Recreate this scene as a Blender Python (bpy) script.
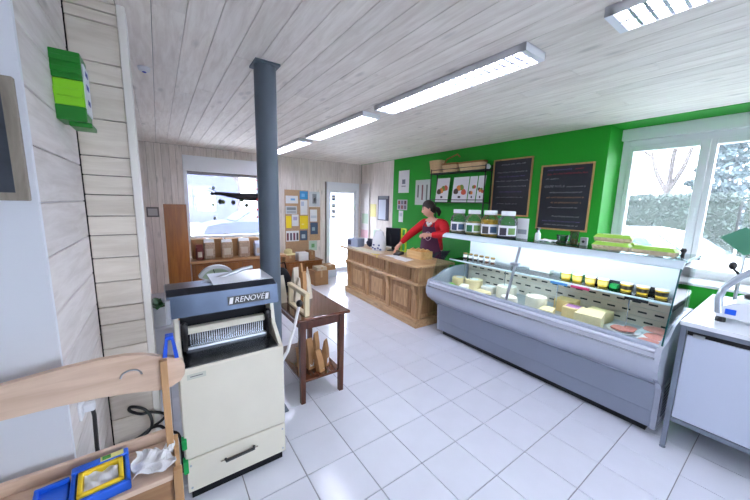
import bpy, bmesh, math, random
from mathutils import Vector, Matrix
random.seed(7)
S = bpy.context.scene
COL = S.collection
for o in list(bpy.data.objects): bpy.data.objects.remove(o)

# ------------------------------------------------------------------ camera, sky, exposure
CAM = Vector((0, 0, 1.70)); FPX = 304.0
_y, _p, _r = math.radians(35.4), math.radians(8.73), math.radians(1.417)
FW = Vector((math.sin(_y)*math.cos(_p), math.cos(_y)*math.cos(_p), -math.sin(_p)))
_rt = Vector((math.cos(_y), -math.sin(_y), 0)); _up = _rt.cross(FW)
RT = math.cos(_r)*_rt + math.sin(_r)*_up; UP = -math.sin(_r)*_rt + math.cos(_r)*_up
cam_d = bpy.data.cameras.new('camera'); cam = bpy.data.objects.new('camera', cam_d); COL.objects.link(cam)
cam_d.sensor_width = 36; cam_d.lens = FPX/750*36; cam_d.clip_start = 0.02; cam_d.clip_end = 300
cam.matrix_world = Matrix((( RT.x, UP.x, -FW.x, CAM.x), (RT.y, UP.y, -FW.y, CAM.y), (RT.z, UP.z, -FW.z, CAM.z), (0, 0, 0, 1)))
S.camera = cam
W = bpy.data.worlds.new('overcast_sky'); S.world = W; W.use_nodes = True
bg = W.node_tree.nodes['Background']; bg.inputs[0].default_value = (0.86, 0.90, 1.0, 1); bg.inputs[1].default_value = 9.0
VS = S.view_settings; VS.view_transform = 'Standard'; VS.look = 'None'; VS.gamma = 1; VS.use_curve_mapping = False; VS.exposure = 0.96
TUBE = 30.0           # strength of the fluorescent tubes

def _ray(x, y): return FW + RT*((x-375)/FPX) - UP*((y-250)/FPX)
def atz(x, y, z): d = _ray(x, y); return CAM + d*((z-CAM.z)/d.z)      # the point at height z seen at a photo position
def atx(x, y, X): d = _ray(x, y); return CAM + d*(X/d.x)
def aty(x, y, Y): d = _ray(x, y); return CAM + d*(Y/d.y)

# ------------------------------------------------------------------ materials
def lin(c): return tuple(((v/255)/12.92 if v/255 <= 0.04045 else ((v/255+0.055)/1.055)**2.4) for v in c)
_m = {}
def mat(name, rgb, rough=0.6, metal=0.0, spec=0.5, noise=0.0, nscale=8.0, bump=0.0, var=0.0, coat=0.0, trans=0.0):
    if name in _m: return _m[name]
    m = bpy.data.materials.new(name); m.use_nodes = True; nt = m.node_tree; b = nt.nodes['Principled BSDF']
    c = lin(rgb); b.inputs['Base Color'].default_value = (*c, 1); b.inputs['Roughness'].default_value = rough
    b.inputs['Metallic'].default_value = metal; b.inputs['Specular IOR Level'].default_value = spec; b.inputs['Coat Weight'].default_value = coat
    b.inputs['Transmission Weight'].default_value = trans
    if noise or bump or var:
        tc = nt.nodes.new('ShaderNodeTexCoord'); n = nt.nodes.new('ShaderNodeTexNoise'); n.inputs['Scale'].default_value = nscale; n.inputs['Detail'].default_value = 6
        nt.links.new(tc.outputs['Object'], n.inputs['Vector'])
        hv = nt.nodes.new('ShaderNodeHueSaturation'); hv.inputs['Color'].default_value = (*c, 1)
        mr = nt.nodes.new('ShaderNodeMapRange'); mr.inputs[1].default_value = 0.3; mr.inputs[2].default_value = 0.7; mr.inputs[3].default_value = 1-noise; mr.inputs[4].default_value = 1+noise
        nt.links.new(n.outputs[0], mr.inputs[0])
        oi = nt.nodes.new('ShaderNodeObjectInfo'); m2 = nt.nodes.new('ShaderNodeMapRange'); m2.inputs[3].default_value = 1-var; m2.inputs[4].default_value = 1+var
        nt.links.new(oi.outputs['Random'], m2.inputs[0])
        mu = nt.nodes.new('ShaderNodeMath'); mu.operation = 'MULTIPLY'; nt.links.new(mr.outputs[0], mu.inputs[0]); nt.links.new(m2.outputs[0], mu.inputs[1])
        nt.links.new(mu.outputs[0], hv.inputs['Value']); nt.links.new(hv.outputs[0], b.inputs['Base Color'])
        if bump:
            bp = nt.nodes.new('ShaderNodeBump'); bp.inputs['Strength'].default_value = bump; bp.inputs['Distance'].default_value = 0.01
            nt.links.new(n.outputs[0], bp.inputs['Height']); nt.links.new(bp.outputs[0], b.inputs['Normal'])
    _m[name] = m; return m
def wood(name, light, dark, axis='y', rough=0.55, var=0.12, knots=0.0, stretch=9.0, scale=5.0, bump=0.08):
    if name in _m: return _m[name]
    m = bpy.data.materials.new(name); m.use_nodes = True; nt = m.node_tree; b = nt.nodes['Principled BSDF']; L = nt.links.new
    tc = nt.nodes.new('ShaderNodeTexCoord'); oi = nt.nodes.new('ShaderNodeObjectInfo')
    add = nt.nodes.new('ShaderNodeVectorMath'); add.operation = 'MULTIPLY_ADD'; add.inputs[1].default_value = (1, 1, 1)
    sc = nt.nodes.new('ShaderNodeVectorMath'); sc.operation = 'SCALE'; sc.inputs['Scale'].default_value = 37.0
    cb = nt.nodes.new('ShaderNodeCombineXYZ')
    for i in range(3): L(oi.outputs['Random'], cb.inputs[i])
    L(cb.outputs[0], sc.inputs[0]); L(tc.outputs['Object'], add.inputs[0]); L(sc.outputs[0], add.inputs[2])
    mp = nt.nodes.new('ShaderNodeMapping'); s = [scale*stretch]*3; s['xyz'.index(axis)] = scale; mp.inputs['Scale'].default_value = s
    L(add.outputs[0], mp.inputs['Vector'])
    n = nt.nodes.new('ShaderNodeTexNoise'); n.inputs['Scale'].default_value = 0.6; n.inputs['Detail'].default_value = 7; n.inputs['Roughness'].default_value = 0.62; n.inputs['Distortion'].default_value = 0.6
    L(mp.outputs[0], n.inputs['Vector'])
    cr = nt.nodes.new('ShaderNodeValToRGB'); cr.color_ramp.elements[0].position = 0.32; cr.color_ramp.elements[0].color = (*lin(dark), 1)
    cr.color_ramp.elements[1].position = 0.62; cr.color_ramp.elements[1].color = (*lin(light), 1); L(n.outputs[0], cr.inputs[0])
    col = cr.outputs[0]
    if knots:
        mk = nt.nodes.new('ShaderNodeMapping'); k = [9.0]*3; k['xyz'.index(axis)] = 3.2; mk.inputs['Scale'].default_value = k; L(add.outputs[0], mk.inputs['Vector'])
        vo = nt.nodes.new('ShaderNodeTexVoronoi'); vo.inputs['Scale'].default_value = 0.75; L(mk.outputs[0], vo.inputs['Vector'])
        r2 = nt.nodes.new('ShaderNodeMapRange'); r2.inputs[1].default_value = 0.07; r2.inputs[2].default_value = 0.19; r2.inputs[3].default_value = knots; r2.inputs[4].default_value = 0; L(vo.outputs['Distance'], r2.inputs[0])
        mx = nt.nodes.new('ShaderNodeMix'); mx.data_type = 'RGBA'; L(r2.outputs[0], mx.inputs['Factor']); L(col, mx.inputs['A']); mx.inputs['B'].default_value = (*lin(tuple(v*0.55 for v in dark)), 1); col = mx.outputs['Result']
    hv = nt.nodes.new('ShaderNodeHueSaturation'); m2 = nt.nodes.new('ShaderNodeMapRange'); m2.inputs[3].default_value = 1-var; m2.inputs[4].default_value = 1+var
    L(oi.outputs['Random'], m2.inputs[0]); L(m2.outputs[0], hv.inputs['Value']); L(col, hv.inputs['Color']); L(hv.outputs[0], b.inputs['Base Color'])
    b.inputs['Roughness'].default_value = rough
    if bump:
        bp = nt.nodes.new('ShaderNodeBump'); bp.inputs['Strength'].default_value = bump; bp.inputs['Distance'].default_value = 0.01; L(n.outputs[0], bp.inputs['Height']); L(bp.outputs[0], b.inputs['Normal'])
    _m[name] = m; return m
def glass(name, tint=(244, 247, 250), refl=1.0, rough=0.02, veil=0.0):
    if name in _m: return _m[name]
    m = bpy.data.materials.new(name); m.use_nodes = True; nt = m.node_tree; L = nt.links.new
    for x in list(nt.nodes): nt.nodes.remove(x)
    o = nt.nodes.new('ShaderNodeOutputMaterial'); t = nt.nodes.new('ShaderNodeBsdfTransparent'); t.inputs[0].default_value = (*lin(tint), 1)
    g = nt.nodes.new('ShaderNodeBsdfGlossy'); g.inputs['Roughness'].default_value = rough
    f = nt.nodes.new('ShaderNodeFresnel'); f.inputs[0].default_value = 1.25*refl if refl > 1 else (1.28 if refl == 1 else 1.12)
    mx = nt.nodes.new('ShaderNodeMixShader'); L(f.outputs[0], mx.inputs[0]); L(t.outputs[0], mx.inputs[1]); L(g.outputs[0], mx.inputs[2])
    if veil:      # translucent mix: glare haze put into the window panes; also whitens the jars
        tl = nt.nodes.new('ShaderNodeBsdfTranslucent'); tl.inputs[0].default_value = (0.9, 0.92, 0.95, 1); m2 = nt.nodes.new('ShaderNodeMixShader'); m2.inputs[0].default_value = veil
        L(mx.outputs[0], m2.inputs[1]); L(tl.outputs[0], m2.inputs[2]); L(m2.outputs[0], o.inputs[0])
    else: L(mx.outputs[0], o.inputs[0])
    _m[name] = m; return m
def emit(name, rgb, s):
    if name in _m: return _m[name]
    m = bpy.data.materials.new(name); m.use_nodes = True; b = m.node_tree.nodes['Principled BSDF']
    b.inputs['Base Color'].default_value = (0.8, 0.8, 0.8, 1); b.inputs['Emission Color'].default_value = (*lin(rgb), 1); b.inputs['Emission Strength'].default_value = s
    _m[name] = m; return m

# ------------------------------------------------------------------ mesh helpers
class MB:
    def __init__(self): self.v = []; self.f = []; self.mi = []
    def add(self, vs, fs, mi=0):
        k = len(self.v); self.v += [tuple(p) for p in vs]; self.f += [tuple(i+k for i in f) for f in fs]; self.mi += [mi]*len(fs); return self
    def box(self, a, b, mi=0):
        (x0, y0, z0), (x1, y1, z1) = a, b
        x0, x1 = min(x0, x1), max(x0, x1); y0, y1 = min(y0, y1), max(y0, y1); z0, z1 = min(z0, z1), max(z0, z1)
        return self.add([(x0,y0,z0),(x1,y0,z0),(x1,y1,z0),(x0,y1,z0),(x0,y0,z1),(x1,y0,z1),(x1,y1,z1),(x0,y1,z1)],
                 [(0,3,2,1),(4,5,6,7),(0,1,5,4),(1,2,6,5),(2,3,7,6),(3,0,4,7)], mi)
    def rbox(self, a, b, r=0.005, seg=2):
        bm = bmesh.new(); bmesh.ops.create_cube(bm, size=1)
        d = [abs(b[i]-a[i]) for i in range(3)]; c = [(a[i]+b[i])/2 for i in range(3)]
        for v in bm.verts: v.co = Vector((v.co.x*d[0]+c[0], v.co.y*d[1]+c[1], v.co.z*d[2]+c[2]))
        bmesh.ops.bevel(bm, geom=list(bm.edges), offset=min(r, min(d)*0.45), segments=seg, affect='EDGES', profile=0.5)
        bm.verts.ensure_lookup_table(); bm.verts.index_update()
        self.add([v.co[:] for v in bm.verts], [[v.index for v in f.verts] for f in bm.faces]); bm.free(); return self
    def prism(self, poly, axis, a, b):
        # poly: 2D points in the plane normal to axis ('x': (y,z), 'y': (x,z), 'z': (x,y)), from a to b along the axis
        def P(p, t): return {'x': (t, p[0], p[1]), 'y': (p[0], t, p[1]), 'z': (p[0], p[1], t)}[axis]
        n = len(poly); vs = [P(p, a) for p in poly]+[P(p, b) for p in poly]
        return self.add(vs, [tuple(range(n))[::-1], tuple(range(n, 2*n))]+[(i, (i+1) % n, n+(i+1) % n, n+i) for i in range(n)])
    def lathe(self, prof, c=(0, 0, 0), n=20, axis='z', cap=True):
        vs = []; fs = []
        for r, z in prof:
            for i in range(n):
                t = 2*math.pi*i/n; x, y = r*math.cos(t), r*math.sin(t)
                q = {'z': (x, y, z), 'x': (z, x, y), 'y': (x, z, y)}[axis]; vs.append((q[0]+c[0], q[1]+c[1], q[2]+c[2]))
        for j in range(len(prof)-1):
            for i in range(n): fs.append((j*n+i, j*n+(i+1) % n, (j+1)*n+(i+1) % n, (j+1)*n+i))
        if cap: fs.append(tuple(range(n))[::-1]); fs.append(tuple(range((len(prof)-1)*n, len(prof)*n)))
        return self.add(vs, fs)
    def tube(self, pts, r, n=8, cap=True):
        pts = [Vector(p) for p in pts]; vs = []; fs = []; m = len(pts); rs = r if isinstance(r, (list, tuple)) else [r]*m; ref = None
        for i, p in enumerate(pts):
            d = (pts[min(i+1, m-1)]-pts[max(i-1, 0)]); d = d.normalized() if d.length > 1e-9 else Vector((0, 0, 1))
            if ref is None: ref = Vector((0, 0, 1)) if abs(d.z) < 0.9 else Vector((1, 0, 0))
            u = (ref-d*ref.dot(d)).normalized(); w = d.cross(u); ref = u
            for k in range(n):
                t = 2*math.pi*k/n; vs.append(p+(u*math.cos(t)+w*math.sin(t))*rs[i])
        for j in range(m-1):
            for k in range(n): fs.append((j*n+k, j*n+(k+1) % n, (j+1)*n+(k+1) % n, (j+1)*n+k))
        if cap: fs.append(tuple(range(n))[::-1]); fs.append(tuple(range((m-1)*n, m*n)))
        return self.add(vs, fs)
    def ell(self, c, r, n=16, m=10, noise=0.0, seed=0):
        rg = random.Random(seed); vs = []; fs = []
        for j in range(m+1):
            ph = math.pi*j/m
            for i in range(n):
                t = 2*math.pi*i/n; k = 1+(rg.uniform(-noise, noise) if 0 < j < m else 0)
                vs.append((c[0]+r[0]*k*math.sin(ph)*math.cos(t), c[1]+r[1]*k*math.sin(ph)*math.sin(t), c[2]-r[2]*k*math.cos(ph)))
        for j in range(m):
            for i in range(n): fs.append((j*n+i, j*n+(i+1) % n, (j+1)*n+(i+1) % n, (j+1)*n+i))
        return self.add(vs, fs)
    def sheet(self, fn, nu, nv, th=0.0):
        vs = [fn(i/nu, j/nv) for j in range(nv+1) for i in range(nu+1)]
        fs = [(j*(nu+1)+i, j*(nu+1)+i+1, (j+1)*(nu+1)+i+1, (j+1)*(nu+1)+i) for j in range(nv) for i in range(nu)]
        if th:
            k = len(vs); vs = vs+[(x, y, z-th) for x, y, z in vs]; fs2 = [tuple(i+k for i in f)[::-1] for f in fs]
            rim = [i for i in range(nu+1)]+[(j+1)*(nu+1)+nu for j in range(nv)]+[nv*(nu+1)+i for i in range(nu-1, -1, -1)]+[j*(nu+1) for j in range(nv-1, 0, -1)]
            fs = fs+fs2+[(rim[i], rim[i]+k, rim[(i+1) % len(rim)]+k, rim[(i+1) % len(rim)]) for i in range(len(rim))]
        return self.add(vs, fs)
    def xf(self, M):
        self.v = [tuple(M @ Vector(p)) for p in self.v]; return self
    def build(self, name, m, parent=None, smooth=False, origin=None, kind=None, label=None, local=False):
        # geometry is in world coordinates (or in the parent's with local=True); the origin goes to the base centre
        vs = self.v
        if origin is None:
            xs, ys, zs = zip(*vs); origin = ((min(xs)+max(xs))/2, (min(ys)+max(ys))/2, min(zs))
        me = bpy.data.meshes.new(name); me.from_pydata([(x-origin[0], y-origin[1], z-origin[2]) for x, y, z in vs], [], self.f)
        for mm in (m if isinstance(m, (list, tuple)) else [m]): me.materials.append(mm)
        if isinstance(m, (list, tuple)): me.polygons.foreach_set('material_index', self.mi)
        bm = bmesh.new(); bm.from_mesh(me); bmesh.ops.recalc_face_normals(bm, faces=bm.faces); bm.to_mesh(me); bm.free()
        if smooth:
            me.polygons.foreach_set('use_smooth', [True]*len(me.polygons))
            if hasattr(me, 'set_sharp_from_angle'): me.set_sharp_from_angle(angle=math.radians(smooth if smooth > 1 else 40))
        o = bpy.data.objects.new(name, me); COL.objects.link(o); o.location = origin
        if parent is not None:
            o.parent = parent
            if not local: o.location = Vector(origin)-wloc(parent)
        if kind: o['kind'] = kind
        if label: o['label'] = label
        return o
def wloc(o):
    v = Vector((0, 0, 0))
    while o is not None: v = v+o.location; o = o.parent
    return v
def empty(name, loc, rz=0):
    o = bpy.data.objects.new(name, None); COL.objects.link(o); o.location = loc; o.rotation_euler = (0, 0, rz); o.empty_display_size = 0.1; return o
def tag(o, label, cat, group=None):
    o['label'] = label; o['category'] = cat
    if group: o['group'] = group
    return o
def struct(o): o['kind'] = 'structure'; return o
def thing(name, loc, label, cat, group=None, rz=0): return tag(empty(name, loc, rz), label, cat, group)
def copy_tree(o, parent=None):
    c = o.copy(); COL.objects.link(c)
    if parent is not None: c.parent = parent
    for ch in list(o.children): copy_tree(ch, c)
    return c
def inst(src, name, loc, parent):        # another piece with the same mesh
    o = bpy.data.objects.new(name, src.data); COL.objects.link(o); o.parent = parent; o.location = Vector(loc)-wloc(parent); return o
def textmesh(txt, size, depth=0.001, shear=0.0):
    cu = bpy.data.curves.new('lettering', 'FONT'); cu.body = txt; cu.size = size; cu.extrude = depth; cu.shear = shear; cu.align_x = 'CENTER'; cu.align_y = 'CENTER'
    o = bpy.data.objects.new('lettering', cu); COL.objects.link(o); dg = bpy.context.evaluated_depsgraph_get(); me = bpy.data.meshes.new_from_object(o.evaluated_get(dg))
    bpy.data.objects.remove(o); vs = [v.co[:] for v in me.vertices]; fs = [tuple(p.vertices) for p in me.polygons]; return vs, fs

# common materials
WHITE = mat('white_paint', (225, 227, 230), 0.5); PVC = mat('white_plastic_frame', (240, 242, 246), 0.35)
GREENW = mat('green_wall_paint', (14, 158, 26), 0.65, noise=0.03, nscale=3)
PLANKC = wood('whitewashed_ceiling_board', (243, 235, 226), (224, 213, 202), 'y', 0.6, 0.05, 0.30, bump=0.03)
PLANKV = wood('whitewashed_wall_board', (240, 231, 224), (220, 209, 200), 'z', 0.65, 0.06, 0.3, bump=0.05)
PLANKX = wood('whitewashed_pier_board', (224, 215, 202), (206, 195, 180), 'x', 0.6, 0.06, 0.35, bump=0.04)
PLANKL = wood('whitewashed_side_board', (222, 215, 212), (202, 193, 188), 'y', 0.6, 0.05, 0.25, bump=0.04)
DARKGAP = mat('dark_gap', (40, 36, 34), 0.9)
STEEL = mat('brushed_steel', (190, 195, 200), 0.28, 1.0); CHROME = mat('polished_steel', (205, 210, 216), 0.12, 1.0)
ALU = mat('grey_aluminium', (168, 176, 186), 0.38, 0.7); BLACK = mat('black_plastic', (18, 18, 20), 0.4); BLACKM = mat('black_metal', (22, 22, 24), 0.45)
PAPER = mat('white_paper', (235, 236, 238), 0.8); KRAFT = mat('kraft_paper', (176, 132, 88), 0.85, noise=0.1, nscale=20, var=0.15)
CARD = mat('cardboard', (168, 128, 88), 0.85, noise=0.06, nscale=15)
CLEAR = glass('clear_glass', veil=0.016); CASEG = glass('case_glass', (244, 250, 250), 0.5); EDGEG = mat('green_glass_edge', (70, 150, 140), 0.15)

# ------------------------------------------------------------------ the room: floor, ceiling, walls
ZC = 2.63; XR = 4.20; YF = 6.57; X0 = -2.2; Y0 = -2.6; T = 0.3345
floor = struct(MB().box((X0-0.2, Y0-0.2, -0.12), (XR+0.6, YF+0.3, -0.008)).build('floor', mat('tile_grout', (150, 150, 154), 0.85)))
TILE = mat('white_ceramic_tile', (228, 231, 241), 0.16, spec=0.5, noise=0.02, nscale=6, var=0.025)
tile_src = None; far_tiles = MB(); g = 0.005
for i in range(-8, 12):
    for j in range(-14, 17):
        x, y = 0.984+i*T, 1.590+j*T
        if x+T < X0 or y+T < Y0 or x > XR or y > YF: continue
        a = (max(x+g/2, X0), max(y+g/2, Y0), -0.010); b = (min(x+T-g/2, XR), min(y+T-g/2, YF), 0)
        full = abs(b[0]-a[0]-(T-g)) < 1e-6 and abs(b[1]-a[1]-(T-g)) < 1e-6
        if x > -0.45 and y > 0.05:
            if full and tile_src is not None: inst(tile_src, 'tile', ((a[0]+b[0])/2, (a[1]+b[1])/2, -0.010), floor)
            else:
                o = MB().rbox(a, b, 0.002, 1).build('tile', TILE, floor)
                if full: tile_src = o
        else: far_tiles.box(a, b)
far_tiles.build('tiles', TILE, floor, kind='stuff')

ceiling = struct(MB().box((X0-0.2, Y0-0.2, ZC+0.018), (XR, YF+0.2, ZC+0.1)).build('ceiling', DARKGAP))
pw = 0.145; rg = random.Random(3); i = 0; x = 0.037-16*pw
while x < XR:
    a = max(x, X0); b = min(x+pw, XR-0.02); x += pw
    if b-a < 0.03: continue
    y = Y0-rg.uniform(0, 2.2)
    while y < YF:
        y2 = y+rg.uniform(1.9, 3.4); ya, yb = max(y, Y0)+0.001, min(y2, YF)-0.001; y = y2
        if yb-ya > 0.06: MB().rbox((a+0.0012, ya, ZC), (b-0.0012, yb, ZC+0.018), 0.0025, 1).build('plank', PLANKC, ceiling)

# far wall with shop window and glazed door
wall_far = struct(MB().build('wall_far', WHITE) if False else (lambda m: (m.box((X0-0.2, YF+0.014, 0), (0.40, YF+0.22, ZC)), m.box((0.40, YF+0.014, 0), (1.92, YF+0.22, 0.95)), m.box((0.40, YF+0.014, 2.47), (1.92, YF+0.22, ZC)),
    m.box((1.92, YF+0.014, 0), (3.24, YF+0.22, ZC)), m.box((3.24, YF+0.014, 2.17), (4.12, YF+0.22, ZC)), m.box((4.12, YF+0.014, 0), (XR+0.2, YF+0.22, ZC)))[0].build('wall_far', mat('wall_batten', (120, 110, 102), 0.9)))(MB()))
x = -2.2
while x < XR-0.01:
    w = rg.choice((0.088, 0.098, 0.112)); a, b = x, min(x+w, XR); x += w
    spans = [(0, ZC)]
    def cut(spans, lo, hi):
        r = []
        for s, e in spans:
            if lo > s: r.append((s, min(lo, e)))
            if hi < e: r.append((max(hi, s), e))
        return [q for q in r if q[1]-q[0] > 0.02]
    mid = (a+b)/2
    if 0.40 < mid < 1.92: spans = cut(spans, 0.95, 2.47)
    if 3.24 < mid < 4.12: spans = cut(spans, 0, 2.17)
    for s, e in spans: MB().rbox((a+0.0015, YF, s+0.001), (b-0.0015, YF+0.014, e-0.001), 0.003, 1).build('plank', PLANKV, wall_far)

# right wall: vertical boards near the door, green paint beyond, stepping back at the window
wall_right = struct((lambda m: (m.box((XR+0.014, 5.28, 0), (XR+0.6, YF+0.22, ZC+0.1)), m.box((XR, 1.405, 0), (XR+0.6, 5.28, ZC+0.1)), m.box((XR, -0.42, 0), (XR+0.6, 1.405, 0.985)),
    m.box((XR, Y0-0.2, 0), (XR+0.6, -0.42, ZC+0.1)), m.box((XR, -0.42, ZC), (XR+0.6, 1.405, ZC+0.1)))[0].build('wall_right', GREENW))(MB()))
y = 5.285
while y < YF-0.02:
    w = rg.choice((0.088, 0.098, 0.112)); a, b = y, min(y+w, YF); y += w
    MB().rbox((XR-0.002, a+0.0015, 0.001), (XR+0.014, b-0.0015, ZC-0.001), 0.003, 1).build('plank', PLANKV, wall_right)

# the stepped left side: white face, boarded flank, boarded pier with a white corner bead
XL = -0.30; YP = 2.10; YW = 1.366; XP = -0.075
wall_left = struct(MB().box((X0, YW, 0), (XL-0.016, YP+0.16, ZC)).build('wall_left', mat('white_lacquered_wall', (224, 226, 232), 0.45)))
zs = [0, 0.12, 0.30, 0.45, 0.595, 0.73, 0.877, 1.015, 1.111, 1.25, 1.38, 1.50, 1.60, 1.709, 1.806, 1.901, 2.08, 2.247, 2.346, 2.53, 2.582, ZC]
zl = [0, 0.15, 0.31, 0.47, 0.63, 0.80, 0.97, 1.14, 1.308, 1.50, 1.676, 1.85, 2.02, 2.20, 2.38, 2.55, ZC]
for a, b in zip(zl, zl[1:]): MB().rbox((XL-0.016, YW+0.02, a+0.0015), (XL, YP-0.002, b-0.0015), 0.003, 1).build('plank', PLANKL, wall_left)
MB().rbox((XL-0.017, YW, 0), (XL+0.001, YW+0.02, ZC), 0.001).build('corner_bead', mat('white_lacquered_wall', (224, 226, 232), 0.45), wall_left)
wall_pier = struct(MB().box((XL-0.01, YP+0.018, 0), (XP-0.016, YP+0.16, ZC)).build('wall_pier', DARKGAP))
for a, b in zip(zs, zs[1:]): MB().rbox((XL+0.004, YP, a+0.0018), (XP-0.03, YP+0.018, b-0.0018), 0.003, 1).build('plank', PLANKX, wall_pier)
MB().rbox((XP-0.03, YP-0.012, 0), (XP+0.004, YP+0.17, ZC), 0.004).build('corner_bead', mat('cream_trim', (232, 228, 220), 0.5), wall_pier)
struct(MB().box((X0-0.2, YP+0.16, 0), (X0, YF+0.2, ZC)).box((X0-0.2, Y0, 0), (X0, YP+0.16, ZC)).build('wall_side', WHITE))
struct(MB().box((X0-0.2, Y0-0.2, 0), (0.4, Y0, ZC)).box((2.2, Y0-0.2, 0), (XR+0.6, Y0, ZC)).box((0.4, Y0-0.2, 0), (2.2, Y0, 0.9)).box((0.4, Y0-0.2, 2.35), (2.2, Y0, ZC)).build('wall_back', WHITE))
struct(MB().box((1.92, YF-0.014, 0), (3.24, YF-0.001, 0.10)).build('baseboard_far', mat('cream_trim', (232, 228, 220), 0.5)))

# ------------------------------------------------------------------ windows and door
w1 = struct(empty('window_1', (1.16, YF+0.06, 0.95))); y0, y1 = YF-0.01, YF+0.10
def frame_piece(name, a, b, par, m=PVC, r=0.006): return MB().rbox(a, b, r).build(name, m, par)
frame_piece('roller_box', (0.40, YF-0.05, 2.20), (1.92, YF+0.14, 2.47), w1)
frame_piece('shutter_edge', (0.44, YF+0.03, 2.14), (1.88, YF+0.07, 2.20), w1, mat('grey_shutter', (150, 146, 150), 0.6))
for a in (0.40, 1.86): frame_piece('window_frame', (a, y0, 0.95), (a+0.06, y1, 2.20), w1)
frame_piece('window_frame', (0.46, y0, 0.95), (1.86, y1, 1.01), w1)
MB().box((0.46, YF+0.045, 1.01), (1.86, YF+0.055, 2.14)).build('pane', CLEAR, w1)
frame_piece('window_sill', (0.36, YF-0.12, 0.91), (1.96, YF+0.01, 0.95), w1)

d1 = struct(empty('door_1', (3.68, YF+0.06, 0)))
frame_piece('transom_panel', (3.24, YF-0.03, 1.99), (4.12, YF+0.10, 2.17), d1)
for a in (3.24, 4.07): frame_piece('door_frame', (a, YF-0.02, 0), (a+0.05, YF+0.10, 1.99), d1)
frame_piece('door_stile', (3.29, YF+0.01, 0.0), (3.34, YF+0.06, 1.99), d1); frame_piece('door_stile', (3.99, YF+0.01, 0.0), (4.07, YF+0.06, 1.99), d1)
frame_piece('door_rail', (3.34, YF+0.01, 1.93), (3.99, YF+0.06, 1.99), d1); frame_piece('door_rail', (3.34, YF+0.01, 0), (3.99, YF+0.06, 0.10), d1)
MB().box((3.34, YF+0.03, 0.10), (3.99, YF+0.04, 1.93)).build('pane', CLEAR, d1)
h = MB().tube([(3.375, YF+0.01, 1.02), (3.375, YF-0.05, 1.02), (3.48, YF-0.05, 1.02)], 0.010).build('door_handle', STEEL, d1, True)
for k, (zc, hh, c) in enumerate(((1.80, 0.13, (60, 66, 92)), (1.62, 0.10, (96, 110, 104)), (1.49, 0.09, (120, 124, 130)), (1.36, 0.05, (90, 110, 96)))):
    s = MB().box((3.39, YF+0.026, zc-hh/2), (3.48, YF+0.0295, zc+hh/2)).build('door_sticker', mat('sticker_%d' % k, c, 0.6), d1)
    MB().box((3.405, YF+0.0255, zc-hh*0.1), (3.465, YF+0.0262, zc+hh*0.25)).build('sticker_print', PAPER, s)

w2 = struct(empty('window_2', (4.65, 0.49, 1.0))); xa, xb = 4.63, 4.71
frame_piece('roller_box', (4.56, -0.42, 2.50), (4.80, 1.405, ZC), w2)
frame_piece('window_frame', (xa, 1.335, 1.0), (xb+0.04, 1.405, 2.50), w2); frame_piece('window_frame', (xa, -0.42, 1.0), (xb+0.04, -0.35, 2.50), w2)
frame_piece('window_frame', (xa, -0.35, 2.43), (xb+0.04, 1.335, 2.50), w2); frame_piece('window_frame', (xa, -0.35, 1.0), (xb+0.04, 1.335, 1.05), w2)
for (a, b) in ((0.672, 1.335), (-0.35, 0.666)):
    s = MB().rbox((xa-0.015, a, 1.045), (xb, a+0.072, 2.435), 0.006).build('sash_stile', PVC, w2); MB().rbox((xa-0.015, b-0.045, 1.045), (xb, b, 2.435), 0.006).build('sash_stile', PVC, w2)
    MB().rbox((xa-0.015, a+0.072, 2.375), (xb, b-0.045, 2.435), 0.006).build('sash_rail', PVC, w2); MB().rbox((xa-0.015, a+0.072, 1.045), (xb, b-0.045, 1.10), 0.006).build('sash_rail', PVC, w2)
    MB().box((xa+0.03, a+0.07, 1.10), (xa+0.036, b-0.043, 2.378)).build('pane', CLEAR, w2)
MB().rbox((xa-0.03, 0.69, 1.66), (xa-0.014, 0.715, 1.74), 0.004).rbox((xa-0.05, 0.693, 1.60), (xa-0.03, 0.712, 1.73), 0.006).build('window_handle', PVC, w2)
frame_piece('window_sill', (4.17, -0.42, 0.985), (4.66, 1.405, 1.012), w2, WHITE)

w3 = struct(empty('added_window', (1.3, Y0-0.1, 0.9)))  # unseen window, added behind the camera to brighten the dark foreground
for a in (0.4, 1.27, 2.14): frame_piece('window_frame', (a, Y0-0.14, 0.9), (a+0.06, Y0-0.06, 2.35), w3)
for a in (0.9, 2.29): frame_piece('window_frame', (0.46, Y0-0.14, a), (2.14, Y0-0.06, a+0.06), w3)
for a, b in ((0.46, 1.27), (1.33, 2.14)): MB().box((a, Y0-0.104, 0.96), (b, Y0-0.098, 2.29)).build('pane', CLEAR, w3)

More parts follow.
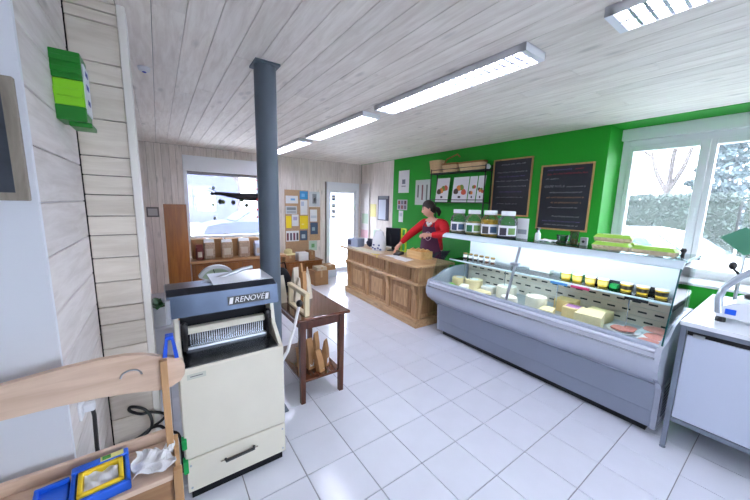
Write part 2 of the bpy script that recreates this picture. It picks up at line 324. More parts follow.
# ------------------------------------------------------------------ ceiling lights
TUBEM = emit('fluorescent_tube', (233, 234, 255), TUBE); REFL = mat('louvre_reflector', (150, 154, 168), 0.35, 0.2)
def make_light(loc, L=1.50):
    t = thing('ceiling_light', loc, '', 'light', 'twin tube louvred ceiling lights')
    o = MB(); w = 0.215; hh = 0.046
    o.box((-w/2, 0, -0.012), (w/2, L, 0)); o.box((-w/2, 0, -hh), (-w/2+0.006, L, 0)); o.box((w/2-0.006, 0, -hh), (w/2, L, 0)); o.box((-w/2, 0, -hh), (w/2, 0.035, 0)); o.box((-w/2, L-0.035, -hh), (w/2, L, 0))
    o.build('housing', mat('light_housing', (236, 238, 242), 0.45), t, local=True)
    MB().prism([(-0.008, -hh+0.002), (0.008, -hh+0.002), (0.002, -0.02), (-0.002, -0.02)], 'y', 0.035, L-0.035).build('centre_divider', REFL, t, local=True)
    for s in (-1, 1): MB().tube([(s*0.052, 0.05, -0.025), (s*0.052, L-0.05, -0.025)], 0.011, 10).build('tube', TUBEM, t, local=True)
    src = None; n = 26
    for k in range(1, n):
        y = 0.035+(L-0.07)*k/n
        for s in (-1, 1):
            if src is None: src = MB().prism([(-0.0075, -hh+0.003), (0.0075, -hh+0.003), (0.003, -0.0372), (-0.003, -0.0372)], 'x', 0.006*s if s > 0 else -w/2+0.006, w/2-0.006 if s > 0 else -0.006).build('louvre', REFL, t, local=True, origin=(s*w/4, 0, -0.04)); src.location = (s*w/4, y, -0.04)
            else: q = bpy.data.objects.new('louvre', src.data); COL.objects.link(q); q.parent = t; q.location = (s*w/4, y, -0.04)
    return t
lt = make_light((1.875, -0.82, ZC-0.0005)); lt['label'] = 'louvred ceiling light nearest the camera, cut by the top edge above the window'
for k, (y, lab) in enumerate(((1.055, 'louvred ceiling light seen whole, in front of the chalkboards, second from the camera'), (2.76, 'louvred ceiling light third from the camera, to the right of the round pillar'), (4.50, 'farthest louvred ceiling light, beside the pillar near the notice board'))):
    c = copy_tree(lt); c.location = (1.875, y, ZC-0.001); c['label'] = lab

# ------------------------------------------------------------------ round pillar
PIL = mat('blue_grey_pillar_paint', (88, 100, 112), 0.45, noise=0.05, nscale=4)
pt = thing('pillar', (0.67, 2.32, 0), 'round blue-grey metal pillar from floor to ceiling beside the bread slicer', 'pillar')
MB().lathe([(0.074, 0.012), (0.074, ZC-0.012)], (0.67, 2.32, 0), 32).build('shaft', PIL, pt, True)
MB().box((0.587, 2.237, ZC-0.014), (0.753, 2.403, ZC-0.0005)).build('top_plate', PIL, pt); MB().box((0.58, 2.23, 0), (0.76, 2.41, 0.012)).build('base_plate', PIL, pt)

# ------------------------------------------------------------------ bread slicer
CREAM = mat('cream_enamel', (232, 226, 208), 0.35, noise=0.03, nscale=5); DKM = mat('dark_machine_metal', (34, 36, 40), 0.4, 0.6)
bs = thing('bread_slicer', (0.31, 2.05, 0), 'cream enamel bread slicing machine with steel hood and row of blades', 'bread slicer')
sx0, sx1, sy0, sy1 = 0.028, 0.588, 1.795, 2.30
MB().rbox((sx0, sy0+0.004, 0.262), (sx1, sy1, 0.795), 0.008).build('body', CREAM, bs)
MB().rbox((sx0+0.002, sy0, 0.055), (sx1-0.002, sy1-0.01, 0.258), 0.006).build('drawer', CREAM, bs)
dr = bs.children[-1]
MB().tube([(0.225, sy0-0.002, 0.180), (0.225, sy0-0.022, 0.180), (0.385, sy0-0.022, 0.186), (0.385, sy0-0.002, 0.186)], 0.008, 8).build('handle', BLACK, dr, True)
MB().box((0.20, sy0-0.003, 0.172), (0.41, sy0+0.001, 0.178)).build('slot', mat('worn_metal', (150, 140, 120), 0.5, 0.5), dr)
for x in (0.05, 0.566):
    for z in (0.085, 0.225): MB().lathe([(0.006, -0.004), (0.005, 0.0)], (x, sy0, z), 10, 'y').build('screw', STEEL, dr)
MB().box((sx0+0.02, sy0+0.02, 0), (sx1-0.02, sy1-0.04, 0.056)).build('plinth', DKM, bs)
for a, b in ((0.34, 0.40), (0.19, 0.27)): MB().rbox((sx0-0.012, sy0-0.012, a), (sx0+0.012, sy0+0.03, b), 0.004).build('green_catch', mat('green_rubber', (20, 168, 82), 0.5), bs)
MB().box((sx0+0.035, sy0+0.002, 0.735), (sx0+0.125, sy0+0.0045, 0.765)).build('maker_plate', mat('pale_plate', (206, 206, 190), 0.4), bs)
MB().box((sx0+0.05, sy0+0.0012, 0.748), (sx0+0.11, sy0+0.0022, 0.753)).build('plate_lettering', mat('grey_ink', (110, 110, 110), 0.6), bs.children[-1])
# sides, steel out-feed plate, blades and hood
for a in (sx0, sx1-0.022):
    MB().prism([(sy0+0.02, 0.79), (sy1, 0.79), (sy1, 1.10), (2.02, 1.10), (1.96, 0.90)], 'x', a, a+0.022).build('side_cheek', CREAM, bs)
MB().sheet(lambda u, v: (sx0+0.03+u*(sx1-sx0-0.06), sy0+0.02+v*0.24, 0.800+0.02*v-0.0*u), 6, 4, 0.006).build('outfeed_plate', mat('scratched_steel', (120, 124, 130), 0.22, 1.0, noise=0.25, nscale=14), bs)
MB().rbox((sx0+0.03, 2.06, 0.80), (sx1-0.03, 2.10, 1.06), 0.004).build('back_plate', DKM, bs)
MB().rbox((sx0+0.06, 1.985, 0.915), (sx1-0.06, 2.03, 0.955), 0.006).build('bread_pusher', CREAM, bs)
MB().rbox((sx0+0.05, 1.99, 0.815), (sx1-0.05, 2.02, 0.832), 0.004).build('blade_rail', STEEL, bs)
src = None
for k in range(34):
    x = sx0+0.075+k*(sx1-sx0-0.15)/33
    if src is None: src = MB().box((x-0.0016, 1.996, 0.832), (x+0.0016, 2.012, 0.917)).build('blade', CHROME, bs)
    else: inst(src, 'blade', (x, 2.004, 0.832), bs)
for s, x in ((-1, sx0+0.045), (1, sx1-0.045)):
    MB().tube([(x, 1.97, 0.83), (x-0.004*s, 1.955, 0.90), (x, 1.965, 1.0)], 0.012, 8).rbox((x-0.018, 1.95, 0.93), (x+0.018, 1.99, 0.99), 0.006).build('guide_arm', BLACKM, bs, True)
MB().prism([(1.925, 1.045), (1.945, 1.165), (2.03, 1.185), (2.33, 1.15), (2.33, 1.06), (2.08, 1.05), (2.02, 1.035)], 'x', sx0-0.028, sx1+0.012).build('hood', mat('dark_brushed_steel', (62, 70, 84), 0.32, 1.0, noise=0.2, nscale=5), bs)
hood = bs.children[-1]
MB().rbox((sx0-0.035, 1.915, 1.02), (sx0-0.012, 2.30, 1.155), 0.004).build('hood_cheek', STEEL, hood)
MB().box((0.24, 2.02, 1.188), (sx1+0.01, 2.34, 1.192)).xf(Matrix.Translation((0, 0, -0.003))).build('lid', mat('pale_acrylic_lid', (215, 218, 225), 0.25), hood)
_n = Vector((0, -0.12, 0.02)).normalized(); ang = math.atan2(0.02, 0.12)
M = Matrix.Translation((0.425, 1.9318, 1.098)) @ Matrix.Rotation(math.radians(90)-ang, 4, 'X')
sign = MB().add(*textmesh('RENOVÉ', 0.046, 0.0008, 0.25)).xf(M).build('lettering', PAPER, hood, label='white slanted lettering')
sg = MB().box((-0.125, -0.026, -0.0012), (0.125, 0.026, -0.0002)).xf(M).build('sign_plate', BLACK, hood)
for a in (-0.118, 0.092): MB().add([(a, -0.019, 0), (a+0.02, -0.019, 0), (a+0.027, 0.019, 0), (a+0.007, 0.019, 0), (a, -0.019, -.001), (a+0.02, -0.019, -.001), (a+0.027, 0.019, -.001), (a+0.007, 0.019, -.001)], [(0, 1, 2, 3), (7, 6, 5, 4), (0, 4, 5, 1), (1, 5, 6, 2), (2, 6, 7, 3), (3, 7, 4, 0)]).xf(M).build('sign_mark', PAPER, hood)
# top handle bar and side lever
MB().tube([(-0.02, 2.22, 1.075), (0.10, 2.22, 1.115), (0.25, 2.22, 1.165), (0.45, 2.22, 1.225), (0.515, 2.22, 1.235)], [0.018, 0.017, 0.016, 0.014, 0.012], 10).build('top_bar', STEEL, bs, True)
MB().tube([(sx1+0.02, 1.92, 0.62), (sx1+0.06, 1.90, 0.70), (sx1+0.105, 1.89, 0.86), (sx1+0.138, 1.89, 1.0)], [0.012, 0.011, 0.010, 0.010], 10).tube([(sx1-0.02, 1.93, 0.62), (sx1+0.03, 1.92, 0.62)], 0.016, 10).build('lever', mat('white_enamel', (225, 226, 226), 0.3), bs, True)
MB().ell((sx1+0.143, 1.89, 1.022), (0.022, 0.022, 0.025)).build('lever_knob', BLACK, bs.children[-1], True)

# ------------------------------------------------------------------ table beside the pillar
DKW = wood('dark_stained_wood', (96, 52, 34), (62, 30, 20), 'z', 0.35, 0.05, bump=0.03); DKWX = wood('dark_stained_top', (112, 68, 48), (90, 50, 34), 'y', 0.06, 0.05, bump=0.0); DKWX.node_tree.nodes['Principled BSDF'].inputs['Coat Weight'].default_value = 1.0
tb = thing('side_table', (1.08, 2.62, 0), 'dark brown wooden side table with a low shelf beside the pillar', 'table')
tx0, tx1, ty0, ty1 = 0.835, 1.315, 2.20, 3.02
MB().rbox((tx0, ty0, 0.745), (tx1, ty1, 0.77), 0.006).build('tabletop', DKWX, tb)
MB().box((tx0+0.05, ty0+0.055, 0.66), (tx1-0.05, ty0+0.075, 0.745)).box((tx0+0.05, ty1-0.075, 0.66), (tx1-0.05, ty1-0.055, 0.745)).box((tx0+0.045, ty0+0.07, 0.66), (tx0+0.065, ty1-0.07, 0.745)).box((tx1-0.065, ty0+0.07, 0.66), (tx1-0.045, ty1-0.07, 0.745)).build('apron', DKW, tb)
for x in (tx0+0.035, tx1-0.085):
    for y in (ty0+0.04, ty1-0.09):
        MB().add([(x+0.006, y+0.006, 0), (x+0.044, y+0.006, 0), (x+0.044, y+0.044, 0), (x+0.006, y+0.044, 0), (x, y, 0.745), (x+0.05, y, 0.745), (x+0.05, y+0.05, 0.745), (x, y+0.05, 0.745)], [(0,3,2,1),(4,5,6,7),(0,1,5,4),(1,2,6,5),(2,3,7,6),(3,0,4,7)]).build('leg', DKW, tb)
MB().rbox((tx0+0.05, ty0+0.055, 0.185), (tx1-0.05, ty1-0.055, 0.205), 0.003).build('shelf', DKWX, tb)
# cream wooden bag holder on the table
fh = thing('bag_holder', (0.935, 2.45, 0.77), 'cream painted wooden frame holder standing on the dark table', 'holder'); CW = mat('cream_wood', (232, 216, 178), 0.5)
for y in (2.245, 2.61): MB().rbox((0.915, y, 0.77), (0.955, y+0.035, 0.935), 0.004).build('post', CW, fh)
MB().rbox((0.915, 2.235, 0.935), (0.955, 2.66, 0.968), 0.004).build('top_rail', CW, fh); MB().rbox((0.915, 2.28, 0.77), (0.955, 2.61, 0.79), 0.003).build('bottom_rail', CW, fh)
# folded bags standing behind it
def bag(name, loc, w, d, h, m, label, group, rz=0, lean=0.0, parts=()):
    t = thing(name, loc, label, 'paper bag', group, rz); o = MB(); n = 6
    prof = [(1.0, 1.0, 0), (1.02, 1.04, 0.25), (0.98, 0.9, 0.6), (0.94, 0.45, 0.85), (0.92, 0.16, 1.0)]; vs = []; fs = []
    for j, (a, b, z) in enumerate(prof):
        for q, (sx, sy) in enumerate(((-1,-1),(0,-1.08),(1,-1),(1.03,0),(1,1),(0,1.08),(-1,1),(-1.03,0))):
            vs.append((sx*a*w/2+lean*z*h, sy*b*d/2+0.3*lean*z*h, z*h))
    for j in range(len(prof)-1):
        for q in range(8): fs.append((j*8+q, j*8+(q+1) % 8, (j+1)*8+(q+1) % 8, (j+1)*8+q))
    fs += [tuple(range(8))[::-1], tuple(range(32, 40))]
    o.add(vs, fs).build('bag_body', m, t, 35, local=True)
    for (nm, a, b, mm) in parts: MB().box((-w*0.3, -d*0.56, h*a), (w*0.3, -d*0.53, h*b)).build(nm, mm, t, local=True)
    return t
BAGP = mat('pale_paper_bag', (214, 204, 186), 0.8, noise=0.06, nscale=12, var=0.1)
for k, (x, y, hh, ln, m, lab) in enumerate(((0.89, 2.70, 0.26, -0.10, BAGP, 'pale paper bread bag leaning left behind the cream holder'), (1.00, 2.72, 0.31, 0.10, BAGP, 'tall pale bread bag standing in the middle of the side table'),
    (1.06, 2.66, 0.27, 0.18, KRAFT, 'brown bread bag leaning right behind the cream holder'), (1.12, 2.84, 0.32, 0.05, KRAFT, 'upright brown bread bag at the back of the side table'), (1.19, 2.80, 0.27, 0.22, BAGP, 'rightmost pale bread bag tipping over the side table'), (0.985, 2.62, 0.25, -0.16, BAGP, 'short pale bread bag close behind the cream holder rail'), (1.14, 2.70, 0.25, 0.16, BAGP, 'short pale bread bag leaning right in front of the brown one'))):
    bag('bread_bag', (x, y, 0.77), 0.062, 0.045, hh, m, lab, 'bread bags on the side table', 0.3*k, ln)
bb = thing('black_bag', (0.93, 2.91, 0.77), 'black fabric bag at the back of the side table beside the pillar', 'bag')
MB().ell((0.94, 2.90, 0.915), (0.095, 0.075, 0.145), 14, 10, 0.03, 3).build('bag_body', mat('black_cloth', (16, 17, 22), 0.9), bb, True)
MB().tube([(0.88, 2.90, 1.02), (0.90, 2.90, 1.10), (0.98, 2.91, 1.10), (1.0, 2.92, 1.02)], 0.008).build('strap', mat('black_cloth', (16, 17, 22), 0.9), bb, True)
labs = ['kraft paper packet at the front left of the table shelf', 'second kraft packet from the left on the table shelf', 'tall kraft packet in the middle of the table shelf', 'front kraft packet leaning left on the table shelf', 'kraft packet with pointed top on the table shelf', 'rightmost kraft packet on the table shelf']
for k, (x, y, hh) in enumerate(((0.93, 2.36, 0.26), (0.97, 2.50, 0.30), (1.035, 2.42, 0.29), (1.09, 2.33, 0.22), (1.12, 2.50, 0.29), (1.17, 2.40, 0.24))):
    bag('kraft_packet', (x, y, 0.205), 0.06, 0.05, hh, KRAFT, labs[k], 'kraft packets on the table shelf', 0.2*k-0.3, (-0.1, 0.05, -0.06, -0.22, 0.02, 0.06)[k], (('paper_label', 0.10, 0.30, PAPER),))

# ------------------------------------------------------------------ wooden rack in the left foreground with what stands on it
BEECH = wood('pale_beech', (224, 196, 172), (206, 174, 148), 'x', 0.45, 0.03, bump=0.02); BEECHZ = wood('pale_beech_post', (206, 164, 118), (184, 140, 94), 'z', 0.45, 0.03, bump=0.02)
rk = thing('wooden_rack', (-0.35, 1.25, 0), 'pale beech rack with an arched top rail in the left foreground', 'rack')
top = [(-0.85, 1.05), (-0.72, 1.09), (-0.6, 1.122), (-0.5, 1.144), (-0.4, 1.158), (-0.28, 1.170), (-0.20, 1.174), (-0.13, 1.171), (-0.08, 1.161), (-0.02, 1.136)]
low = [(-0.04, 1.014), (-0.10, 1.028), (-0.2, 1.044), (-0.30, 1.051), (-0.41, 1.052), (-0.5, 1.047), (-0.6, 1.035), (-0.72, 1.015), (-0.85, 0.985)]
poly = top+[(0.018, 1.122), (0.034, 1.106), (0.041, 1.082), (0.038, 1.052), (0.024, 1.030), (-0.005, 1.016)]+low
MB().prism(poly, 'y', 1.262, 1.285).build('top_rail', BEECH, rk); rail = rk.children[-1]
MB().rbox((-0.034, 1.240, 0.02), (-0.012, 1.262, 1.13), 0.002).build('post', BEECHZ, rk); MB().rbox((-0.02, 1.10, 0.02), (0.006, 1.122, 0.80), 0.002).build('post', BEECHZ, rk)
for y in (1.240, 1.10): MB().rbox((-0.86, y, 0.02), (-0.835, y+0.022, 1.10 if y > 1.2 else 0.80), 0.002).build('post', BEECHZ, rk)
MB().rbox((-0.87, 1.11, 0.762), (-0.015, 1.30, 0.782), 0.003).build('shelf_board', BEECH, rk)
MB().rbox((-0.87, 1.302, 0.755), (-0.012, 1.318, 0.822), 0.003).build('back_board', BEECH, rk); MB().rbox((-0.87, 1.124, 0.62), (-0.02, 1.14, 0.758), 0.003).build('front_board', wood('brown_beech', (176, 134, 94), (150, 108, 72), 'x', 0.5, 0.03), rk)
MB().rbox((-0.87, 1.10, 0.40), (-0.02, 1.28, 0.42), 0.003).build('lower_board', BEECH, rk)
MB().rbox((-0.014, 1.12, 0.70), (0.002, 1.30, 0.795), 0.003).build('end_board', BEECHZ, rk)
MB().tube([(-0.115+0.028*math.cos(t), 1.258, 1.095+0.022*math.sin(t)) for t in [math.pi*k/10 for k in range(11)]], 0.003, 6).build('wire_hook', STEEL, rail, True)
# blue bag clip on the rail
cl = thing('bag_clip', (0.0, 1.2735, 1.12), 'blue plastic bag clip perched on the rack rail end', 'clip'); CB = mat('blue_plastic', (20, 82, 210), 0.35)
for s in (-1, 1): MB().prism([(0.0+s*0.004, 1.205), (0.0+s*0.012, 1.205), (0.0+s*0.024, 1.132-s*0.006), (0.0+s*0.011, 1.132-s*0.004)], 'y', 1.252, 1.295).build('clip_leg', CB, cl)
MB().rbox((-0.013, 1.256, 1.196), (0.013, 1.291, 1.212), 0.004).build('clip_hinge', CB, cl)
# blue tray with yellow insert
tr = thing('blue_tray', (-0.235, 1.19, 0.782), 'blue plastic tray with a yellow insert on the rack shelf', 'tray'); YEL = mat('yellow_plastic', (250, 214, 40), 0.4); CB2 = mat('bright_blue_plastic', (24, 96, 214), 0.35)
R = Matrix.Translation((-0.205, 1.19, 0.782)) @ Matrix.Rotation(math.radians(6), 4, 'Z')
MB().rbox((-0.075, -0.075, 0), (0.068, 0.085, 0.012), 0.004).rbox((-0.075, -0.075, 0), (0.068, -0.06, 0.034), 0.004).rbox((-0.075, 0.055, 0), (0.068, 0.085, 0.042), 0.004).rbox((-0.075, -0.075, 0), (-0.062, 0.085, 0.034), 0.004).rbox((0.055, -0.075, 0), (0.068, 0.085, 0.034), 0.004).xf(R).build('tray_body', CB2, tr)
MB().rbox((-0.155, -0.085, 0), (-0.078, 0.060, 0.022), 0.004).rbox((-0.155, -0.085, 0), (-0.145, 0.060, 0.034), 0.003).rbox((-0.155, 0.050, 0), (-0.078, 0.060, 0.036), 0.003).xf(R).build('side_tray', CB2, tr)
MB().rbox((-0.058, -0.058, 0.012), (0.052, 0.05, 0.02), 0.002).rbox((-0.058, -0.058, 0.012), (0.052, -0.045, 0.040), 0.003).rbox((-0.058, 0.038, 0.012), (0.052, 0.052, 0.040), 0.003).rbox((-0.058, -0.058, 0.012), (-0.045, 0.052, 0.040), 0.003).rbox((0.040, -0.058, 0.012), (0.052, 0.052, 0.040), 0.003).xf(R).build('yellow_insert', YEL, tr)
MB().sheet(lambda u, v: (-0.043+u*0.081, -0.043+v*0.08, 0.030+0.010*math.sin(9*u+3)*math.cos(7*v+u*5)), 12, 10, 0.006).xf(R).build('white_sachets', mat('white_sachet', (230, 232, 236), 0.6), tr, True)
lb = MB().box((-0.005, 0.058, 0.0421), (0.055, 0.082, 0.0428)).xf(R).build('yellow_label', mat('pale_yellow_label', (244, 236, 150), 0.5), tr)
MB().box((0.0, 0.061, 0.0428), (0.022, 0.079, 0.0432)).xf(R).build('label_print', mat('green_print', (60, 150, 60), 0.5), lb)
# crumpled white paper
tag(MB().sheet(lambda u, v: (-0.128+u*0.112+0.008*math.sin(9*v), 1.132+v*0.125+0.008*math.sin(7*u), 0.787+0.012+0.011*math.sin(11*u+4*v)*math.cos(9*v-3*u)+0.006*math.sin(23*u*v+2)), 14, 12, 0.002).build('crumpled_paper', PAPER, None), 'crumpled sheet of white paper on the rack shelf', 'paper')
# wall plug with its black lead, and the coiled black cable
pg = thing('wall_plug', (XL+0.02, 1.84, 0.70), 'white wall plug with black lead on the left board wall', 'plug'); PQ = atx(87, 408, XL+0.02); PE = atx(97, 447, XL+0.04)
MB().rbox((XL, PQ.y-0.035, PQ.z-0.03), (XL+0.010, PQ.y+0.035, PQ.z+0.04), 0.003).build('socket_plate', WHITE, pg); MB().rbox((XL+0.010, PQ.y-0.015, PQ.z-0.012), (XL+0.045, PQ.y+0.015, PQ.z+0.02), 0.006).build('plug', WHITE, pg)
MB().tube([(XL+0.035, PQ.y, PQ.z), (XL+0.038, PQ.y, PQ.z-0.04), tuple(PE), (XL+0.045, PE.y, PE.z-0.2), (XL+0.05, PE.y, 0.01)], 0.007).build('lead', BLACK, pg, True)
cb = thing('power_cable', (-0.15, 2.0, 0), 'black power cable looped against the boarded pier behind the rack', 'cable')
loop = [(112, 470), (118, 452), (128, 444), (141, 436), (151, 428), (162, 420), (165, 414), (151, 412), (141, 414), (130, 411), (131, 407), (144, 409), (151, 417), (151, 428), (140, 440), (128, 448), (122, 462)]
pts = [tuple(aty(px, py, 2.03+0.012*math.sin(k*1.9))) for k, (px, py) in enumerate(loop)]
def smooth_path(p, n=5):
    p = [Vector(q) for q in p]; r = []
    for i in range(len(p)-1):
        a, b, c, d = p[max(i-1, 0)], p[i], p[i+1], p[min(i+2, len(p)-1)]
        for k in range(n):
            t = k/n; r.append(0.5*((2*b)+(c-a)*t+(2*a-5*b+4*c-d)*t*t+(3*b-a-3*c+d)*t**3))
    return r+[p[-1]]
MB().tube(smooth_path([(-0.24, 2.03, 0.02), (-0.25, 2.03, 0.2)]+pts+[(-0.21, 2.0, 0.25), (-0.18, 1.98, 0.02)]), 0.008, 8).build('cable', BLACK, cb, True)
MB().tube(smooth_path([tuple(aty(151, 428, 2.02)), tuple(aty(160, 426, 2.0)), tuple(aty(168, 431, 1.98)), (0.012, 1.97, 0.30), (0.015, 1.97, 0.06)]), 0.008, 8).build('cable_tail', BLACK, cb, True)
# green box on the left wall
gb = thing('green_dispenser', (XL+0.06, 1.80, 1.99), 'ridged green plastic box mounted high on the left wall', 'box'); G1 = mat('dark_green_plastic', (10, 122, 26), 0.35); G2 = mat('lime_plastic', (132, 208, 22), 0.35)
gx0, gx1, gy0, gy1 = XL, XL+0.088, 1.735, 1.86
for k in range(5): MB().rbox((gx0, gy0-0.004*(k % 2)-0.006, 2.150+k*0.020), (gx1, gy1, 2.172+k*0.020), 0.003).build('top_rib', G1, gb)
MB().rbox((gx0, gy0, 2.052), (gx1, gy1, 2.150), 0.004).build('middle', G2, gb); MB().rbox((gx0, gy0-0.006, 2.085), (gx1-0.004, gy0+0.002, 2.115), 0.003).build('middle_ridge', G2, gb)
MB().rbox((gx0, gy0-0.004, 1.995), (gx1+0.002, gy1, 2.052), 0.004).build('base', G1, gb); MB().rbox((gx0+0.03, gy0+0.02, 1.978), (gx1+0.012, gy1+0.02, 1.997), 0.004).build('foot', G1, gb)
pl = MB().rbox((gx1-0.001, gy0+0.01, 2.03), (gx1+0.006, gy1-0.008, 2.22), 0.003).build('side_label', mat('printed_side', (214, 220, 226), 0.5), gb)
for z in (2.07, 2.13, 2.18): MB().box((gx1+0.006, gy0+0.03, z), (gx1+0.0066, gy1-0.04, z+0.02)).build('label_print', mat('blue_print', (40, 60, 140), 0.6), pl)
# dark picture on the white wall
pc = thing('framed_picture', (-0.39, YW-0.015, 1.68), 'dark slate picture in grey wooden frame on the left white wall', 'picture'); px0, px1 = -0.62, -0.312
MB().rbox((px0, YW-0.022, 1.682), (px1, YW-0.001, 2.028), 0.003).build('frame', wood('grey_weathered_wood', (150, 140, 126), (116, 106, 94), 'z', 0.7, 0.02), pc)
MB().box((px0+0.03, YW-0.025, 1.705), (px1-0.026, YW-0.022, 2.000)).build('picture', mat('dark_slate_print', (52, 58, 68), 0.6, noise=0.4, nscale=9), pc)
MB().tube([(-0.402+0.045*math.cos(t), YW-0.0265, 1.865+0.055*math.sin(t)) for t in [2*math.pi*k/16 for k in range(17)]], 0.005, 6).tube([(-0.42, YW-0.0265, 1.80), (-0.368, YW-0.0265, 1.795)], 0.005, 6).build('white_drawing', mat('chalk_white', (200, 200, 196), 0.9), pc.children[-1])

# ------------------------------------------------------------------ pine shop counter
PINE = wood('waxed_pine', (198, 160, 116), (160, 122, 82), 'z', 0.4, 0.04, 0.35, bump=0.04); PINEY = wood('waxed_pine_rail', (206, 170, 126), (170, 130, 88), 'y', 0.35, 0.04, 0.3, bump=0.04)
PINED = wood('dark_waxed_pine', (170, 130, 90), (136, 98, 62), 'z', 0.4, 0.04, 0.3, bump=0.04)
ct = thing('shop_counter', (2.778, 2.905, 0), 'waxed pine shop counter with carved corbels in front of the saleswoman', 'counter', rz=math.radians(-2.1)); CL = 2.10; CD = 0.62
def cpart(name, m, a, b, r=0.004, par=None): return MB().rbox(a, b, r).build(name, m, par or ct, local=True) if par is None else MB().rbox(a, b, r).build(name, m, par, local=True)
cpart('plinth', PINEY, (0, 0, 0), (CD, CL, 0.115), 0.012); cpart('body', PINE, (0.06, 0.05, 0.115), (CD, CL-0.05, 0.60))
cpart('moulding', PINEY, (0.0, -0.005, 0.595), (CD, CL+0.005, 0.635), 0.012); cpart('drawer_case', PINE, (0.03, 0.02, 0.635), (CD, CL-0.02, 0.855))
cpart('worktop', PINEY, (-0.075, -0.055, 0.855), (CD+0.03, CL+0.06, 0.89), 0.010)
bays = 3; bw = (CL-0.20)/bays
for k in range(bays):
    a = 0.10+k*bw
    cpart('front_panel', PINED, (0.048, a+0.085, 0.165), (0.064, a+bw-0.085, 0.555), 0.004)
    cpart('raised_field', PINE, (0.038, a+0.15, 0.23), (0.054, a+bw-0.15, 0.495), 0.008)
    cpart('drawer_front', PINED, (0.018, a+0.075, 0.665), (0.034, a+bw-0.075, 0.83), 0.006)
for k in range(bays+1):
    a = 0.055+k*bw+(0.0 if k < bays else 0.03)
    cpart('pilaster', PINE, (0.035, a, 0.115), (0.065, a+0.085, 0.40), 0.006)
    MB().prism([(0.065, 0.36), (0.032, 0.40), (0.030, 0.46), (0.018, 0.50), (0.000, 0.56), (-0.006, 0.60), (0.065, 0.60)], 'y', a+0.008, a+0.077).build('corbel', PINE, ct, local=True)
    cpart('drawer_stile', PINE, (0.012, a, 0.635), (0.036, a+0.06, 0.855), 0.004)
cpart('end_panel', PINED, (0.14, 0.036, 0.175), (CD-0.10, 0.052, 0.55), 0.004); cpart('end_stile', PINE, (0.06, 0.03, 0.115), (0.13, 0.052, 0.60), 0.005)

# ------------------------------------------------------------------ refrigerated display case
CASEP = mat('pale_grey_blue_enamel', (186, 192, 206), 0.25, 0.15, spec=0.6); CASED = mat('grey_case_panel', (150, 158, 174), 0.3, 0.4); CASEW = mat('white_case_liner', (226, 230, 234), 0.3)
dc = thing('display_case', (3.1, 1.55, 0), 'long grey refrigerated display case with a sloping glass front full of cheese', 'display case'); cy0, cy1 = 0.455, 2.645
MB().box((2.99, cy0+0.05, 0), (3.52, cy1-0.05, 0.075)).build('plinth', mat('dark_plinth', (40, 42, 48), 0.6), dc)
MB().rbox((2.93, cy0+0.02, 0.07), (3.56, cy1-0.02, 0.205), 0.006).build('kick_panel', CASED, dc)
MB().prism([(2.915, 0.21), (3.56, 0.21), (3.56, 0.66), (2.86, 0.66), (2.80, 0.52), (2.845, 0.465), (2.905, 0.43)], 'y', cy0+0.02, cy1-0.02).build('lower_body', CASED, dc)
MB().prism([(2.86, 0.46), (2.78, 0.495), (2.715, 0.56), (2.695, 0.60), (2.69, 0.665), (2.70, 0.70), (2.73, 0.735), (2.86, 0.735)], 'y', cy0+0.012, cy1-0.012).build('front_bumper', CASEP, dc, 25)
MB().rbox((2.715, cy0+0.012, 0.728), (2.80, cy1-0.012, 0.752), 0.008).build('front_ledge', mat('white_ledge', (222, 226, 238), 0.5), dc); MB().rbox((2.735, cy0+0.012, 0.752), (2.785, cy1-0.012, 0.778), 0.006).build('glass_channel', mat('grey_channel', (176, 184, 200), 0.5), dc)
MB().rbox((2.69, cy0+0.014, 0.688), (2.70, cy1-0.014, 0.702), 0.003).build('bumper_strip', CHROME, dc)
MB().sheet(lambda u, v: (2.79+u*0.66, cy0+0.03+v*(cy1-cy0-0.06), 0.700-0.028*u), 1, 1, 0.03).build('deck', mat('steel_deck', (200, 204, 208), 0.35, 0.6), dc)
# rear wall with slots
MB().rbox((3.46, cy0+0.03, 0.64), (3.50, cy1-0.03, 1.31), 0.003).build('rear_wall', CASEW, dc)
for k, (za, zb) in enumerate(((0.675, 0.755), (0.760, 0.840), (0.845, 0.925))):
    g = MB().box((3.446, cy0+0.04, za), (3.460, cy1-0.04, zb)).build('vent_panel', mat('beige_vent_panel', (234, 214, 198), 0.5), dc); sl = MB()
    y = cy0+0.08+0.05*k
    while y < cy1-0.12: sl.box((3.4445, y, (za+zb)/2-0.008), (3.4463, y+0.062, (za+zb)/2+0.008)); y += 0.115
    sl.build('slots', mat('slot_dark', (50, 48, 46), 0.8), g, kind='stuff')
endp = [(2.695, 0.60), (2.69, 0.67), (2.72, 0.77), (2.86, 0.80), (3.02, 0.875), (3.20, 0.90), (3.56, 0.90), (3.56, 0.06), (2.94, 0.06), (2.915, 0.40), (2.84, 0.47), (2.73, 0.54)]
for a, b in ((cy0-0.012, cy0+0.022), (cy1-0.022, cy1+0.012)): MB().prism(endp, 'y', a, b).build('end_panel', CASEP, dc)
MB().prism([(2.97, 0.12), (3.50, 0.12), (3.50, 0.42), (2.97, 0.42)], 'y', cy0-0.016, cy0-0.011).build('end_grille', CASED, dc)
for k in range(8): MB().box((3.0, cy0-0.0185, 0.15+k*0.032), (3.47, cy0-0.0155, 0.162+k*0.032)).build('grille_slat', mat('slot_grey', (92, 98, 112), 0.5), dc)
